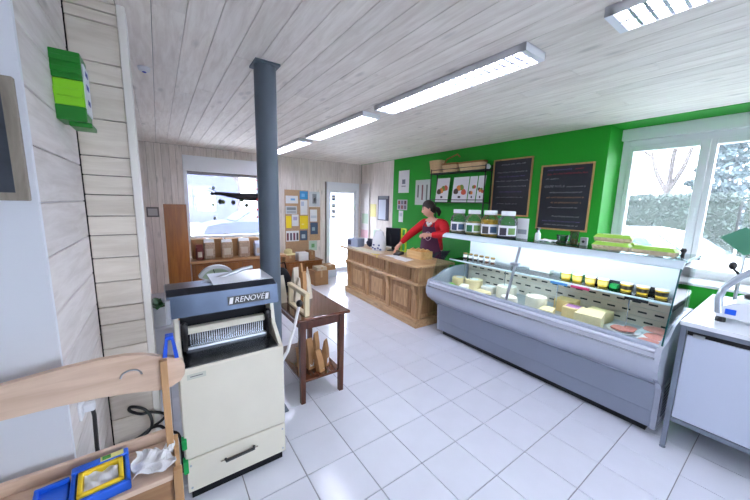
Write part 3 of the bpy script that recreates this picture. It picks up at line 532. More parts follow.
# glazing
ga, gb_ = (2.762, 0.775), (2.930, 1.302); prof = [ga, (2.846, 1.038), gb_, (2.942, 1.324), (2.968, 1.343), (3.015, 1.352)]
def strip(prof, y0, y1, th, name, m):
    o = MB(); n = len(prof); nx = []
    for i in range(n):
        a, b = prof[max(i-1, 0)], prof[min(i+1, n-1)]; d = Vector((b[0]-a[0], b[1]-a[1])).normalized(); nx.append((prof[i][0]+d.y*th, prof[i][1]-d.x*th))
    o.prism(list(prof)+nx[::-1], 'y', y0, y1); return o.build(name, m, dc, 30)
ymid = 1.62
strip(prof[:3], cy0+0.006, ymid-0.006, 0.006, 'front_glass', CASEG); strip(prof[:3], ymid+0.006, cy1-0.006, 0.006, 'front_glass', CASEG)
strip([(2.758, 0.775), (2.926, 1.302)], ymid-0.012, ymid+0.012, 0.012, 'glass_joint', ALU); MB().rbox((2.85, ymid-0.045, 1.12), (2.895, ymid+0.045, 1.15), 0.008).build('glass_clamp', ALU, dc)
strip(prof[2:], cy0-0.006, cy1+0.006, 0.014, 'canopy_nose', mat('frosted_canopy', (206, 222, 230), 0.2))
MB().rbox((3.005, cy0-0.006, 1.342), (3.50, cy1+0.006, 1.356), 0.003).build('top_glass', glass('top_glass_tint', (228, 242, 244)), dc)
MB().box((2.998, cy0-0.012, 1.342), (3.50, cy0-0.0065, 1.356)).build('glass_edge', EDGEG, dc); MB().rbox((3.465, cy0-0.006, 1.31), (3.52, cy1+0.006, 1.341), 0.004).build('rear_rail', ALU, dc)
eg = [(2.775, 0.775), (2.938, 1.29), (2.960, 1.32), (3.02, 1.34), (3.46, 1.34), (3.46, 0.90), (3.2, 0.90), (3.02, 0.875), (2.86, 0.80)]
for a in (cy0+0.002, cy1-0.008): MB().prism(eg, 'y', a, a+0.006).build('end_glass', CASEG, dc)
strip([(2.756, 0.775), (2.924, 1.302)], cy0-0.004, cy0+0.005, 0.010, 'glass_edge', mat('dark_glass_edge', (36, 84, 84), 0.2))
MB().box((3.08, cy0+0.012, 1.000), (3.46, cy1-0.012, 1.008)).build('glass_shelf', glass('shelf_glass_tint', (226, 240, 242)), dc); MB().box((3.070, cy0+0.012, 0.996), (3.08, cy1-0.012, 1.012)).build('shelf_edge', mat('white_edge', (225, 238, 240), 0.3), dc)
for y in (0.75, 1.30, 1.85, 2.40): MB().tube([(3.10, y, 0.70), (3.10, y, 0.998)], 0.005, 8).build('shelf_rod', CHROME, dc)
MB().rbox((3.00, cy0+0.03, 1.312), (3.06, cy1-0.03, 1.338), 0.004).build('light_channel', ALU, dc); MB().tube([(3.03, cy0+0.06, 1.302), (3.03, cy1-0.06, 1.302)], 0.009, 8).build('strip_lamp', emit('case_lamp', (242, 244, 255), 38.0), dc)

# cheeses and packs on the deck
def deckz(x): return 0.700-0.028*(x-2.79)/0.66+0.001
CH = [mat('cheese_%d' % k, c, 0.6, noise=0.05, nscale=20, bump=0.1) for k, c in enumerate(((230, 204, 150), (240, 232, 210), (214, 176, 116), (236, 216, 168), (222, 214, 200)))]
TAGM = mat('price_tag_white', (240, 240, 236), 0.6)
def wheel(name, x, y, r, h, m, label, cutaway=False, group='cheeses in the display case'):
    r *= 1.2; h *= 1.2; z = deckz(x+r); t = thing(name, (x, y, z), label, 'cheese', group); n = 20
    if not cutaway: MB().lathe([(r*0.93, 0), (r, h*0.12), (r, h*0.88), (r*0.93, h)], (x, y, z), n).build('rind', m, t, 40)
    else:
        poly = [(x, y)]+[(x+r*math.cos(q), y+r*math.sin(q)) for q in [math.radians(-230+k*280/16) for k in range(17)]]
        MB().prism(poly, 'z', z, z+h).build('rind', m, t, 40)
    MB().prism([(x+r*0.5*math.cos(q), y+r*0.5*math.sin(q)) for q in [2*math.pi*k/14 for k in range(14)]], 'z', z+h, z+h+0.0012).build('paper_label', TAGM, t); return t
def wedge(x, y, L, wd, h, m, rz, label):
    L *= 1.15; wd *= 1.2; h *= 1.3; z = deckz(x+0.05); t = thing('cheese_wedge', (x, y, z), label, 'cheese', 'cheeses in the display case', rz)
    MB().prism([(0, -wd/2), (L*0.94, -wd*0.42), (L, -wd*0.2), (L, wd*0.2), (L*0.94, wd*0.42), (0, wd/2)], 'z', 0, h).build('wedge', m, t, local=True)
    MB().box((L-0.001, -wd*0.19, 0.004), (L+0.003, wd*0.19, h-0.004)).build('rind', CH[2], t, local=True); return t
def block(name, x, y, dx, dy, h, m, rz, label, cat, lab=None, group=None):
    dx *= 1.15; dy *= 1.15; h *= 1.3; z = deckz(x+dx/2+0.03); t = thing(name, (x, y, z), label, cat, group, rz); MB().rbox((-dx/2, -dy/2, 0), (dx/2, dy/2, h), 0.012, 3).build('wrapped_block', m, t, 40, local=True)
    if lab: MB().rbox((-dx*0.36, -dy*0.36, h-0.0015), (dx*0.36, dy*0.36, h+0.0012), 0.001).build('paper_label', lab, t, local=True)
    return t
def decktag(x, y, label):
    z = deckz(x)+0.004; t = thing('price_tag', (x, y, z), label, 'price tag', 'price tags in the display case')
    MB().add([(x, y-0.03, z), (x, y+0.03, z), (x+0.03, y+0.03, z+0.038), (x+0.03, y-0.03, z+0.038), (x+0.003, y-0.03, z), (x+0.003, y+0.03, z), (x+0.033, y+0.03, z+0.038), (x+0.033, y-0.03, z+0.038)], [(0,1,2,3),(7,6,5,4),(0,4,5,1),(1,5,6,2),(2,6,7,3),(3,7,4,0)]).build('card', mat('black_tag', (30, 30, 32), 0.6), t)
    MB().tube([(x+0.009, y-0.02, z+0.016), (x+0.0105, y+0.01, z+0.018)], 0.0015, 5).build('price_writing', TAGM, t)
lv = thing('lettuce_leaves', (2.93, 2.48, deckz(2.93)), 'bright green leaf garnish at the far end of the display case', 'garnish'); GL = mat('leaf_green', (120, 200, 50), 0.5, noise=0.2, nscale=20)
for k in range(8):
    a = k*2.4; cx, cyy = 2.90+0.05*math.cos(a), 2.48+0.08*math.sin(a*1.3)
    MB().sheet(lambda u, v: (cx+(u-.5)*0.10, cyy+(v-.5)*0.09, deckz(2.9)+0.012+0.012*math.sin(6*u+a)*math.cos(5*v)+0.012*abs(u-.5)+0.001*k), 5, 5, 0.0015).build('leaf', GL, lv, True)
wheel('round_cheese', 3.12, 2.49, 0.075, 0.085, CH[0], 'straw coloured round cheese beside the green leaf garnish')
wheel('round_cheese', 3.13, 2.27, 0.085, 0.10, CH[3], 'cut round cheese with pale rind, second from the leaf garnish', True)
wedge(2.83, 2.2, 0.15, 0.09, 0.05, CH[1], 0.5, 'small creamy wedge in front of the cut round cheese')
block('cheese_block', 3.13, 2.06, 0.11, 0.13, 0.065, CH[4], 0.2, 'white wrapped cheese between the cut cheese and the tall white one', 'cheese', TAGM, 'cheeses in the display case')
block('cheese_block', 2.91, 2.0, 0.12, 0.14, 0.05, CH[3], -0.1, 'low yellowish cheese slab near the front glass', 'cheese', None, 'cheeses in the display case')
wheel('round_cheese', 3.12, 1.83, 0.088, 0.12, CH[1], 'tall white round cheese left of the glass joint')
wheel('round_cheese', 2.92, 1.68, 0.07, 0.07, CH[4], 'low white cheese right behind the glass joint')
wheel('round_cheese', 3.02, 1.45, 0.082, 0.115, CH[1], 'big white round cheese right of the glass joint')
wedge(2.83, 1.27, 0.14, 0.10, 0.055, CH[3], 0.2, 'cream wedge lying in front of the big white round cheese')
block('cheese_block', 3.27, 1.27, 0.15, 0.16, 0.10, CH[2], 0.05, 'tan cheese block at the back under the shelf', 'cheese', None, 'cheeses in the display case')
block('cheese_block', 3.06, 1.13, 0.13, 0.13, 0.095, CH[0], 0.1, 'tan cheese block with purple label in the middle of the case', 'cheese', mat('purple_label', (176, 120, 170), 0.6), 'cheeses in the display case')
wedge(2.84, 0.94, 0.20, 0.16, 0.10, CH[3], 0.12, 'large pale cheese wedge next to the pink terrine plate')
block('cheese_block', 3.27, 1.0, 0.17, 0.16, 0.075, CH[0], -0.08, 'straw coloured block behind the large wedge', 'cheese', None, 'cheeses in the display case')
for k, (x, y, w) in enumerate(((2.806, 2.36, 'below the green leaf garnish'), (2.806, 2.10, 'beside the creamy wedge'), (2.806, 1.84, 'in front of the tall white cheese'), (2.806, 1.12, 'in front of the purple labelled block'))): decktag(x, y, 'small black price tag '+w)
tp = thing('terrine_plate', (3.10, 0.76, deckz(3.15)), 'oval plate of pink sliced terrine in the display case', 'plate')
z = deckz(3.03)+0.001; MB().lathe([(0.07, 0), (0.11, 0.016), (0.113, 0.02), (0.06, 0.008)], (3.10, 0.76, z), 24).build('plate', PAPER, tp, True)
PK = mat('pink_meat', (214, 142, 130), 0.45, noise=0.12, nscale=30)
for k in range(6): MB().lathe([(0.042, 0), (0.044, 0.004), (0.042, 0.009)], (3.10+0.045*math.cos(k*1.05), 0.76+0.045*math.sin(k*1.05), z+0.014+0.004*k), 14).build('slice', PK, tp, True)
tag(MB().sheet(lambda u, v: (2.81+u*0.17, 0.655+v*0.19, deckz(2.81+u*0.17)+0.008+0.012*abs(math.sin(3*u+4*v))), 10, 8, 0.0015).build('blue_sheet', mat('blue_paper', (96, 172, 214), 0.5), None, True), 'light blue plastic sheet crumpled beside the terrine plate', 'sheet')
for k, (x, y, l) in enumerate(((2.92, 0.548, 'pink meat pack at the near end close to the front glass'), (3.12, 0.548, 'pink meat pack at the near end behind another pack'), (3.32, 0.60, 'pink meat pack at the near end against the rear vents'))):
    t = thing('meat_pack', (x, y, deckz(x+0.1)), l, 'meat pack', 'meat packs in the display case'); z = deckz(x-0.08)
    MB().rbox((x-0.085, y-0.095, z-0.002), (x+0.085, y+0.095, z+0.022), 0.006).build('tray', PAPER, t); MB().ell((x, y, z+0.024), (0.074, 0.082, 0.026), 14, 8, 0.06, k).build('meat', PK, t, True)
# pots on the glass shelf
PY = mat('yellow_pot', (240, 196, 60), 0.35); PB = mat('dark_pot', (60, 52, 44), 0.4)
def pot(x, y, z, r, h, body, lidm, label, group, name='pot', band=None):
    t = thing(name, (x, y, z), label, 'jar', group); MB().lathe([(r*0.86, 0), (r, h*0.92), (r, h)], (x, y, z), 18).build('cup', body, t, 40)
    MB().lathe([(r*1.08, h), (r*1.08, h*1.12), (r*0.98, h*1.15)], (x, y, z), 18).build('lid', lidm, t, 40)
    if band: MB().lathe([(r*0.955, h*0.25), (r*1.015, h*0.8)], (x, y, z), 18, cap=False).build('label_band', band, t, True)
    return t
for k, y in enumerate((1.30, 1.20, 1.09, 0.99, 0.82, 0.71, 0.59)):
    l = ('yellow dessert pot with white lid, %s on the case shelf, counted from the woman' % ('first', 'second', 'third', 'fourth', 'fifth', 'sixth', 'last')[k])
    pot(3.25, y, 1.008, 0.042, 0.060, PY, PAPER, l, 'yellow pots on the case shelf', 'dessert_pot', mat('pale_yellow_band', (250, 226, 130), 0.5) if k < 4 else PB)
for k in range(6):
    pot(3.30, 2.56-k*0.082, 1.008, 0.026, 0.062, (PB, mat('brown_jar', (112, 70, 40), 0.3))[k > 3], mat('gold_lid', (196, 160, 96), 0.3, 0.6), 'small dark jar, %s from the far end of the case shelf' % ('first', 'second', 'third', 'fourth', 'fifth', 'sixth')[k], 'small jars on the case shelf', 'small_jar', PAPER)
for k, (x, y, dx, dy, c, l) in enumerate(((3.38, 0.98, 0.10, 0.34, (30, 34, 40), 'long black tray behind the yellow pots on the case shelf'), (3.39, 0.66, 0.09, 0.15, (26, 30, 34), 'short black tray behind the last yellow pots'), (3.40, 1.30, 0.08, 0.20, (28, 150, 56), 'green tray at the back of the case shelf'),
        (3.26, 0.905, 0.07, 0.06, (24, 150, 70), 'small green box between the yellow pots'), (3.38, 1.60, 0.10, 0.22, (236, 236, 236), 'white tray at the back of the case shelf'))):
    MBt = MB().rbox((x-dx/2, y-dy/2, 1.0085), (x+dx/2, y+dy/2, 1.016), 0.003)
    for (a, b) in (((x-dx/2, y-dy/2), (x-dx/2+0.008, y+dy/2)), ((x+dx/2-0.008, y-dy/2), (x+dx/2, y+dy/2)), ((x-dx/2, y-dy/2), (x+dx/2, y-dy/2+0.008)), ((x-dx/2, y+dy/2-0.008), (x+dx/2, y+dy/2))): MBt.rbox((a[0], a[1], 1.0085), (b[0], b[1], 1.045), 0.003)
    tag(MBt.build('shelf_tray', mat('shelf_tray_%d' % k, c, 0.4)), l, 'tray', 'trays on the case shelf')
for k, (y, c, l) in enumerate(((1.10, (222, 70, 120), 'pink price strip under the yellow pots'), (1.28, (80, 140, 200), 'blue price strip on the shelf edge'), (0.70, (36, 36, 40), 'black price strip under the last yellow pots'))):
    tag(MB().box((3.060, y-0.075, 0.978), (3.069, y+0.075, 1.0)).build('price_strip', mat('strip_%d' % k, c, 0.5)), l, 'price strip', 'price strips on the shelf edge')

# ------------------------------------------------------------------ on top of the case
ZT = 1.3565; JG = glass('jar_glass', (232, 240, 240), 1.1, 0.05, 0.10)
for k, (y, c, d, l) in enumerate(((2.56, (150, 138, 110), (52, 66, 96), 'large glass jar nearest the woman on the display case'), (2.33, (178, 160, 80), (40, 120, 70), 'large glass jar with green label, second from the woman'), (2.11, (206, 160, 40), (70, 70, 70), 'large glass jar full of golden food, third from the woman'), (1.89, (96, 84, 96), (52, 48, 60), 'large glass jar with dark label, farthest from the woman'))):
    x = 3.12; t = thing('glass_jar', (x, y, ZT), l, 'jar', 'large jars on top of the display case'); r = 0.101
    MB().lathe([(r*0.9, 0), (r, 0.012), (r, 0.180), (r*0.86, 0.214), (r*0.64, 0.238), (r*0.64, 0.256)], (x, y, ZT), 24).build('jar_body', JG, t, True)
    MB().lathe([(r*0.70, 0.246), (r*0.72, 0.252), (r*0.72, 0.288), (r*0.66, 0.294)], (x, y, ZT), 24).build('lid', mat('white_lid', (228, 234, 236), 0.35), t, 40)
    fl = (0.09, 0.15, 0.185, 0.13)[k]; MB().lathe([(r*0.86, 0.008), (r*0.94, 0.02), (r*0.94, fl), (r*0.4, fl+0.008)], (x, y, ZT), 20).build('contents', mat('contents_%d' % k, c, 0.7, noise=0.45, nscale=40, bump=0.5), t, True)
    def arc(a0, a1, z0, z1, rr): return MB().sheet(lambda u, v: (x+rr*math.cos(a0+u*(a1-a0)), y+rr*math.sin(a0+u*(a1-a0)), ZT+z0+v*(z1-z0)), 10, 1)
    lb = arc(math.radians(150), math.radians(275), 0.030, 0.140, r*1.006).build('paper_label', PAPER, t, True); arc(math.radians(165), math.radians(208), 0.035, 0.115, r*1.012).build('label_picture', mat('jar_print_%d' % k, d, 0.6), lb, True)
    arc(math.radians(218), math.radians(262), 0.045, 0.115, r*1.012).build('label_picture', mat('jar_print2_%d' % k, (120, 160, 90) if k % 2 else (60, 90, 120), 0.6), lb, True)
lf = thing('leaflet', (3.16, 1.75, ZT), 'white leaflet standing behind the last glass jar', 'leaflet'); MB().rbox((3.24, 1.72, ZT), (3.246, 1.85, ZT+0.22), 0.001).build('card', PAPER, lf); MB().box((3.238, 1.735, ZT+0.05), (3.2401, 1.835, ZT+0.10)).build('print', mat('grey_print', (150, 156, 166), 0.6), lf); MB().prism([(3.246, ZT), (3.29, ZT), (3.246, ZT+0.12)], 'y', 1.775, 1.795).build('easel', PAPER, lf)
sp = thing('spray_bottle', (3.22, 1.60, ZT), 'small white spray bottle with black trigger on the case', 'bottle')
MB().lathe([(0.026, 0), (0.028, 0.02), (0.027, 0.07), (0.011, 0.10), (0.011, 0.115)], (3.22, 1.60, ZT), 16).build('bottle', mat('white_bottle', (232, 236, 236), 0.3), sp, True); MB().rbox((3.19, 1.588, ZT+0.112), (3.245, 1.612, ZT+0.135), 0.004).rbox((3.19, 1.594, ZT+0.085), (3.198, 1.606, ZT+0.115), 0.003).build('trigger', BLACK, sp)
tag(MB().sheet(lambda u, v: (3.12+u*0.16, 1.42+v*0.14, ZT+0.006+0.016*abs(math.sin(5*u+3*v))), 8, 8, 0.002).build('paper_napkin', PAPER), 'crumpled white napkin beside the plastic tub on the case', 'napkin')
tag(MB().lathe([(0.042, 0), (0.054, 0.07), (0.058, 0.072), (0.058, 0.078), (0.05, 0.078), (0.038, 0.006)], (3.26, 1.375, ZT), 20).build('plastic_tub', glass('cloudy_plastic', (215, 225, 228), 1.3, 0.15), None, True), 'clear plastic tub on the case left of the tall cup', 'tub')
cp = thing('drinking_glass', (3.20, 1.25, ZT), 'tall glass half filled with brown sticks on the case', 'glass'); MB().lathe([(0.032, 0), (0.038, 0.13), (0.036, 0.13), (0.030, 0.006)], (3.20, 1.25, ZT), 18).build('glass', glass('cloudy_glass', (205, 210, 200), 1.2, 0.1), cp, True); MB().lathe([(0.030, 0.008), (0.032, 0.055)], (3.20, 1.25, ZT), 16).build('contents', mat('brown_sugar', (150, 110, 70), 0.8, noise=0.3, nscale=60), cp, True)
tg = thing('grey_gadget', (3.26, 1.21, ZT), 'small grey box with dark dial right of the tall glass', 'gadget'); MB().rbox((3.24, 1.155, ZT), (3.27, 1.215, ZT+0.075), 0.005).build('case', mat('grey_plastic', (170, 172, 176), 0.4), tg); MB().lathe([(0.012, -0.004), (0.012, 0.001)], (3.24, 1.185, ZT+0.035), 14, 'x').build('dial', BLACK, tg)
# egg cartons
PULP = mat('grey_pulp', (196, 180, 150), 0.9, bump=0.2, nscale=60); EGREEN = mat('green_carton_lid', (150, 200, 70), 0.6); 
def carton(x, y, z, rz, label):
    t = thing('egg_carton', (x, y, z), label, 'egg carton', 'egg cartons on the display case', rz); o = MB()
    o.add([(-0.05, -0.125, 0), (0.05, -0.125, 0), (0.05, 0.125, 0), (-0.05, 0.125, 0), (-0.057, -0.133, 0.034), (0.057, -0.133, 0.034), (0.057, 0.133, 0.034), (-0.057, 0.133, 0.034)], [(0,3,2,1),(4,5,6,7),(0,1,5,4),(1,2,6,5),(2,3,7,6),(3,0,4,7)]).build('tray', PULP, t, local=True)
    MB().add([(-0.057, -0.133, 0.0345), (0.057, -0.133, 0.0345), (0.057, 0.133, 0.0345), (-0.057, 0.133, 0.0345), (-0.040, -0.112, 0.062), (0.040, -0.112, 0.062), (0.040, 0.112, 0.062), (-0.040, 0.112, 0.062)], [(0,3,2,1),(4,5,6,7),(0,1,5,4),(1,2,6,5),(2,3,7,6),(3,0,4,7)]).build('lid', EGREEN, t, local=True)
    for q in range(6): MB().ell((-0.0535, -0.105+q*0.042, 0.017), (0.007, 0.018, 0.013), 10, 6).build('cup_bump', PULP, t, True, local=True)
    MB().box((-0.028, -0.075, 0.0622), (0.028, 0.075, 0.0627)).build('paper_label', mat('carton_print', (226, 232, 190), 0.6), t, local=True)
carton(3.17, 0.94, ZT, 0.05, 'egg carton at the left of the bottom layer'); carton(3.15, 0.655, ZT, -0.04, 'egg carton at the right of the bottom layer'); carton(3.30, 0.93, ZT, 0.0, 'egg carton at the back of the bottom layer'); carton(3.23, 0.955, ZT+0.0635, 0.12, 'egg carton lying on top of the others')
tag(MB().rbox((3.13, 0.485, ZT), (3.16, 0.505, ZT+0.045), 0.004).lathe([(0.014, 0.04), (0.018, 0.055), (0.012, 0.07)], (3.145, 0.495, ZT), 12).build('black_peg', BLACK), 'small black peg at the near corner of the case top', 'peg')

# ------------------------------------------------------------------ white work cabinet with meat slicer on the right
ALUD = mat('dark_aluminium', (132, 140, 154), 0.4, 0.6)
wc = thing('work_cabinet', (3.4, -0.4, 0), 'white panelled work cabinet with aluminium frame at the right edge', 'cabinet'); kx0, kx1, ky0, ky1 = 2.87, 4.05, -1.25, 0.398
for x in (kx0, kx1-0.03):
    for y in (ky0, ky1-0.03): MB().rbox((x, y, 0.02), (x+0.03, y+0.03, 0.93), 0.003).lathe([(0.018, 0), (0.018, 0.006), (0.008, 0.008), (0.008, 0.024)], (x+0.015, y+0.015, 0), 12).build('leg', ALUD, wc)
for z in (0.225, 0.90): MB().rbox((kx0, ky0+0.03, z), (kx0+0.03, ky1-0.03, z+0.03), 0.003).build('front_rail', ALUD, wc); MB().rbox((kx0+0.03, ky1-0.03, z), (kx1-0.03, ky1, z+0.03), 0.003).build('side_rail', ALUD, wc)
MB().rbox((kx0+0.006, -0.40, 0.258), (kx0+0.024, ky1-0.034, 0.868), 0.003).build('door', mat('pale_grey_door', (196, 204, 222), 0.35), wc); MB().rbox((kx0+0.006, ky0+0.034, 0.258), (kx0+0.024, -0.406, 0.868), 0.003).build('door', mat('pale_grey_door', (196, 204, 222), 0.35), wc)
MB().rbox((kx0-0.004, 0.28, 0.862), (kx0+0.012, 0.335, 0.885), 0.003).build('door_catch', STEEL, wc)
MB().box((kx0+0.03, ky0+0.03, 0.258), (kx1-0.03, ky1-0.03, 0.272)).box((kx1-0.03, ky0+0.03, 0.255), (kx1-0.02, ky1-0.03, 0.90)).box((kx0+0.03, ky1-0.03, 0.255), (kx1-0.03, ky1-0.012, 0.90)).build('carcass', WHITE, wc)
MB().box((kx0+0.012, ky0+0.03, 0.870), (kx0+0.03, ky1-0.034, 0.90)).build('shadow_gap', BLACK, wc)
MB().rbox((kx0-0.012, ky0-0.01, 0.932), (kx1+0.02, ky1+0.006, 0.962), 0.004).build('worktop', mat('white_worktop', (232, 236, 242), 0.2), wc)
ms = thing('meat_slicer', (3.2, 0.08, 0.962), 'white meat slicer with curved arm and black knob on the work cabinet', 'meat slicer'); MSW = mat('white_machine_enamel', (226, 230, 238), 0.2); zb = 0.962
MB().prism([(0.275, 1.00), (0.265, 1.06), (0.20, 1.105), (0.10, 1.125), (-0.05, 1.13), (-0.30, 1.11), (-0.33, 1.00)], 'x', 3.06, 3.42).build('base', MSW, ms)
for (x, y) in ((3.09, 0.25), (3.39, 0.25), (3.09, -0.30), (3.39, -0.30)): MB().lathe([(0.026, 0), (0.026, 0.022), (0.018, 0.04)], (x, y, zb), 14).build('foot', BLACK, ms)
MB().tube([(3.07, 0.262, 1.02), (3.08, 0.275, 1.12), (3.09, 0.262, 1.19), (3.10, 0.21, 1.27), (3.10, 0.15, 1.335), (3.10, 0.08, 1.43), (3.10, 0.04, 1.50)], [0.020, 0.020, 0.019, 0.019, 0.020, 0.020, 0.02], 12).build('guard_arm', mat('silver_grey_arm', (186, 194, 206), 0.25, 0.5), ms, True)
MB().ell((3.12, 0.245, 1.345), (0.018, 0.020, 0.028)).tube([(3.12, 0.235, 1.32), (3.11, 0.20, 1.28)], 0.008).build('knob', BLACK, ms, True)
MB().rbox((3.054, 0.185, 1.025), (3.061, 0.235, 1.062), 0.010).build('badge', mat('blue_badge', (24, 92, 220), 0.4), ms)
MB().lathe([(0.13, -0.008), (0.145, 0), (0.13, 0.008)], (3.22, -0.05, 1.27), 32, 'x').build('blade_disc', CHROME, ms, True); MB().rbox((3.10, -0.28, 1.135), (3.19, 0.17, 1.155), 0.006).build('carriage', STEEL, ms); MB().rbox((3.20, -0.15, 1.10), (3.30, 0.05, 1.30), 0.02).build('motor_housing', MSW, ms)
MB().ell((3.09, 0.14, 1.16), (0.03, 0.03, 0.02)).build('carriage_knob', BLACK, ms, True)
gc = thing('green_board', (3.30, 0.20, 0.962), 'green plastic board propped up behind the meat slicer', 'board')
q = [Vector((3.28, 0.345, 1.52)), Vector((3.28, 0.22, 1.405)), Vector((3.28, 0.07, 1.50)), Vector((3.28, 0.235, 1.60))]; vs = [tuple(p) for p in q]+[tuple(p+Vector((0.012, 0, 0))) for p in q]
MB().add(vs, [(0,1,2,3),(7,6,5,4),(0,4,5,1),(1,5,6,2),(2,6,7,3),(3,7,4,0)]).build('board', mat('green_board_plastic', (72, 136, 108), 0.5), gc); MB().tube([(3.30, 0.22, 0.963), (3.30, 0.22, 1.45)], 0.010).lathe([(0.06, 0), (0.06, 0.012)], (3.30, 0.22, 0.9625), 16).build('stand', STEEL, gc)

# ------------------------------------------------------------------ green wall: chalkboards, rack of leaflets, baskets, posters
OAK = wood('pine_frame', (206, 160, 104), (176, 128, 78), 'z', 0.5, 0.03); SLATE = mat('chalkboard_black', (36, 38, 46), 0.7, noise=0.25, nscale=5)
def chalkboard(y0, y1, z0, z1, label, rows, seed):
    t = thing('chalkboard', (XR-0.01, (y0+y1)/2, z0), label, 'chalkboard'); f = 0.02; rr = random.Random(seed)
    MB().box((XR-0.012, y0+f, z0+f), (XR-0.001, y1-f, z1-f)).build('slate', SLATE, t); sl = t.children[-1]
    for a, b in (((y0, z0), (y1, z0+f)), ((y0, z1-f), (y1, z1)), ((y0, z0+f), (y0+f, z1-f)), ((y1-f, z0+f), (y1, z1-f))): MB().rbox((XR-0.022, a[0], a[1]), (XR-0.001, b[0], b[1]), 0.003).build('frame_bar', OAK, t)
    Wd = y1-y0-2*f
    for (v, s, e, hgt, m) in rows:
        o = MB(); z = z1-f-v*(z1-z0-2*f); u = s
        while u < e:      # a chalk word: a low zigzag; y runs right to left in the picture
            wl = min(rr.uniform(0.05, 0.16), e-u); n = max(3, int(wl*Wd/0.009)); pts = []
            for k in range(n+1): pts.append((XR-0.0132, y1-f-(u+wl*k/n)*Wd, z+hgt*(0.5 if k % 2 else -0.5)*rr.uniform(0.4, 1.0)))
            o.tube(pts, 0.0016, 4); u += wl+rr.uniform(0.015, 0.04)
        o.build('chalk_line', m, sl)
CW_ = mat('white_chalk', (196, 196, 204), 0.95); CR_ = mat('red_chalk', (214, 70, 84), 0.95); CP_ = mat('purple_chalk', (140, 118, 190), 0.95); CO_ = mat('orange_chalk', (226, 168, 130), 0.95)
chalkboard(2.245, 2.845, 1.565, 2.385, 'left framed chalkboard with faint handwriting on the green wall', [(0.08, 0.2, 0.85, 0.022, CW_), (0.22, 0.1, 0.9, 0.02, CW_), (0.30, 0.15, 0.85, 0.02, CP_), (0.38, 0.08, 0.95, 0.02, CW_), (0.48, 0.12, 0.9, 0.018, CW_), (0.58, 0.2, 0.8, 0.018, CP_), (0.68, 0.1, 0.85, 0.018, CW_), (0.80, 0.15, 0.7, 0.018, CW_)], 3)
chalkboard(1.51, 2.125, 1.415, 2.245, 'right framed chalkboard with red and orange lines on the green wall', [(0.06, 0.12, 0.6, 0.02, CP_), (0.06, 0.68, 0.85, 0.02, CR_), (0.125, 0.12, 0.92, 0.024, CR_), (0.20, 0.1, 0.35, 0.02, CW_), (0.32, 0.08, 0.5, 0.04, CW_), (0.33, 0.55, 0.9, 0.02, CW_), (0.42, 0.2, 0.85, 0.022, CW_), (0.50, 0.15, 0.9, 0.022, CO_), (0.58, 0.25, 0.85, 0.024, CO_), (0.66, 0.2, 0.8, 0.02, CW_), (0.80, 0.3, 0.85, 0.024, CW_), (0.88, 0.1, 0.9, 0.02, CP_), (0.94, 0.15, 0.85, 0.018, CW_)], 5)
lr = thing('leaflet_rack', (4.12, 3.43, 1.15), 'black metal wall rack on the green wall holding leaflets and baskets', 'rack'); ry0, ry1, rx = 2.87, 3.99, 4.03
for y in (ry0, ry1):
    for x in (rx, XR-0.012): MB().tube([(x, y, 1.10), (x, y, 2.32)], 0.010, 8).build('upright', BLACKM, lr)
MB().rbox((rx-0.01, ry0-0.01, 2.232), (XR-0.002, ry1+0.01, 2.25), 0.003).build('top_shelf', BLACKM, lr)
for z in (1.74, 1.30): MB().rbox((rx-0.01, ry0, z), (XR-0.002, ry1, z+0.012), 0.003).build('shelf', BLACKM, lr); MB().tube([(rx-0.012, ry0, z+0.05), (rx-0.012, ry1, z+0.05)], 0.006, 6).build('shelf_lip', BLACKM, lr)
MB().tube([(rx, ry0, 2.30), (rx, ry1, 2.30)], 0.006, 6).build('top_rail', BLACKM, lr)
FOODC = [(210, 96, 70), (120, 150, 60), (226, 140, 70), (90, 70, 60)]
for k, (ya, yb) in enumerate(((3.60, 3.88), (3.20, 3.51), (3.04, 3.18), (2.89, 3.02))):
    t = thing('leaflet_sheet', (4.08, (ya+yb)/2, 1.755), 'white food leaflet, %s on the black wall rack' % ('leftmost of the four', 'second from the left', 'third from the left', 'rightmost of the four')[k], 'leaflet', 'leaflets on the wall rack')
    z0, z1 = 1.753, 2.16; xx = lambda z: 4.045+0.045*(z-z0)/(z1-z0)
    MB().add([(xx(z0), ya, z0), (xx(z0), yb, z0), (xx(z1), yb, z1), (xx(z1), ya, z1), (xx(z0)+0.004, ya, z0), (xx(z0)+0.004, yb, z0), (xx(z1)+0.004, yb, z1), (xx(z1)+0.004, ya, z1)], [(0,1,2,3),(7,6,5,4),(0,4,5,1),(1,5,6,2),(2,6,7,3),(3,7,4,0)]).build('sheet', PAPER, t)
    rr = random.Random(k)
    for q in range(4):
        z = z0+(z1-z0)*rr.uniform(0.35, 0.6); y = ya+(yb-ya)*(0.25+0.17*q); r = min(0.05, (yb-ya)*0.18)
        MB().ell((xx(z)-0.002, y, z), (0.003, r, r*1.1), 12, 8).build('picture', mat('food_print_%d' % q, FOODC[q], 0.7), t)
    MB().box((xx(z0+0.07)-0.004, ya+(yb-ya)*0.42, z0+0.065), (xx(z0+0.07)-0.001, ya+(yb-ya)*0.58, z0+0.10)).build('emblem', mat('dark_print', (70, 60, 60), 0.6), t)
WICK = mat('pale_wicker', (214, 184, 138), 0.8, noise=0.2, nscale=60, bump=0.5); WICKD = mat('brown_wicker', (150, 104, 58), 0.8, noise=0.2, nscale=60, bump=0.5)
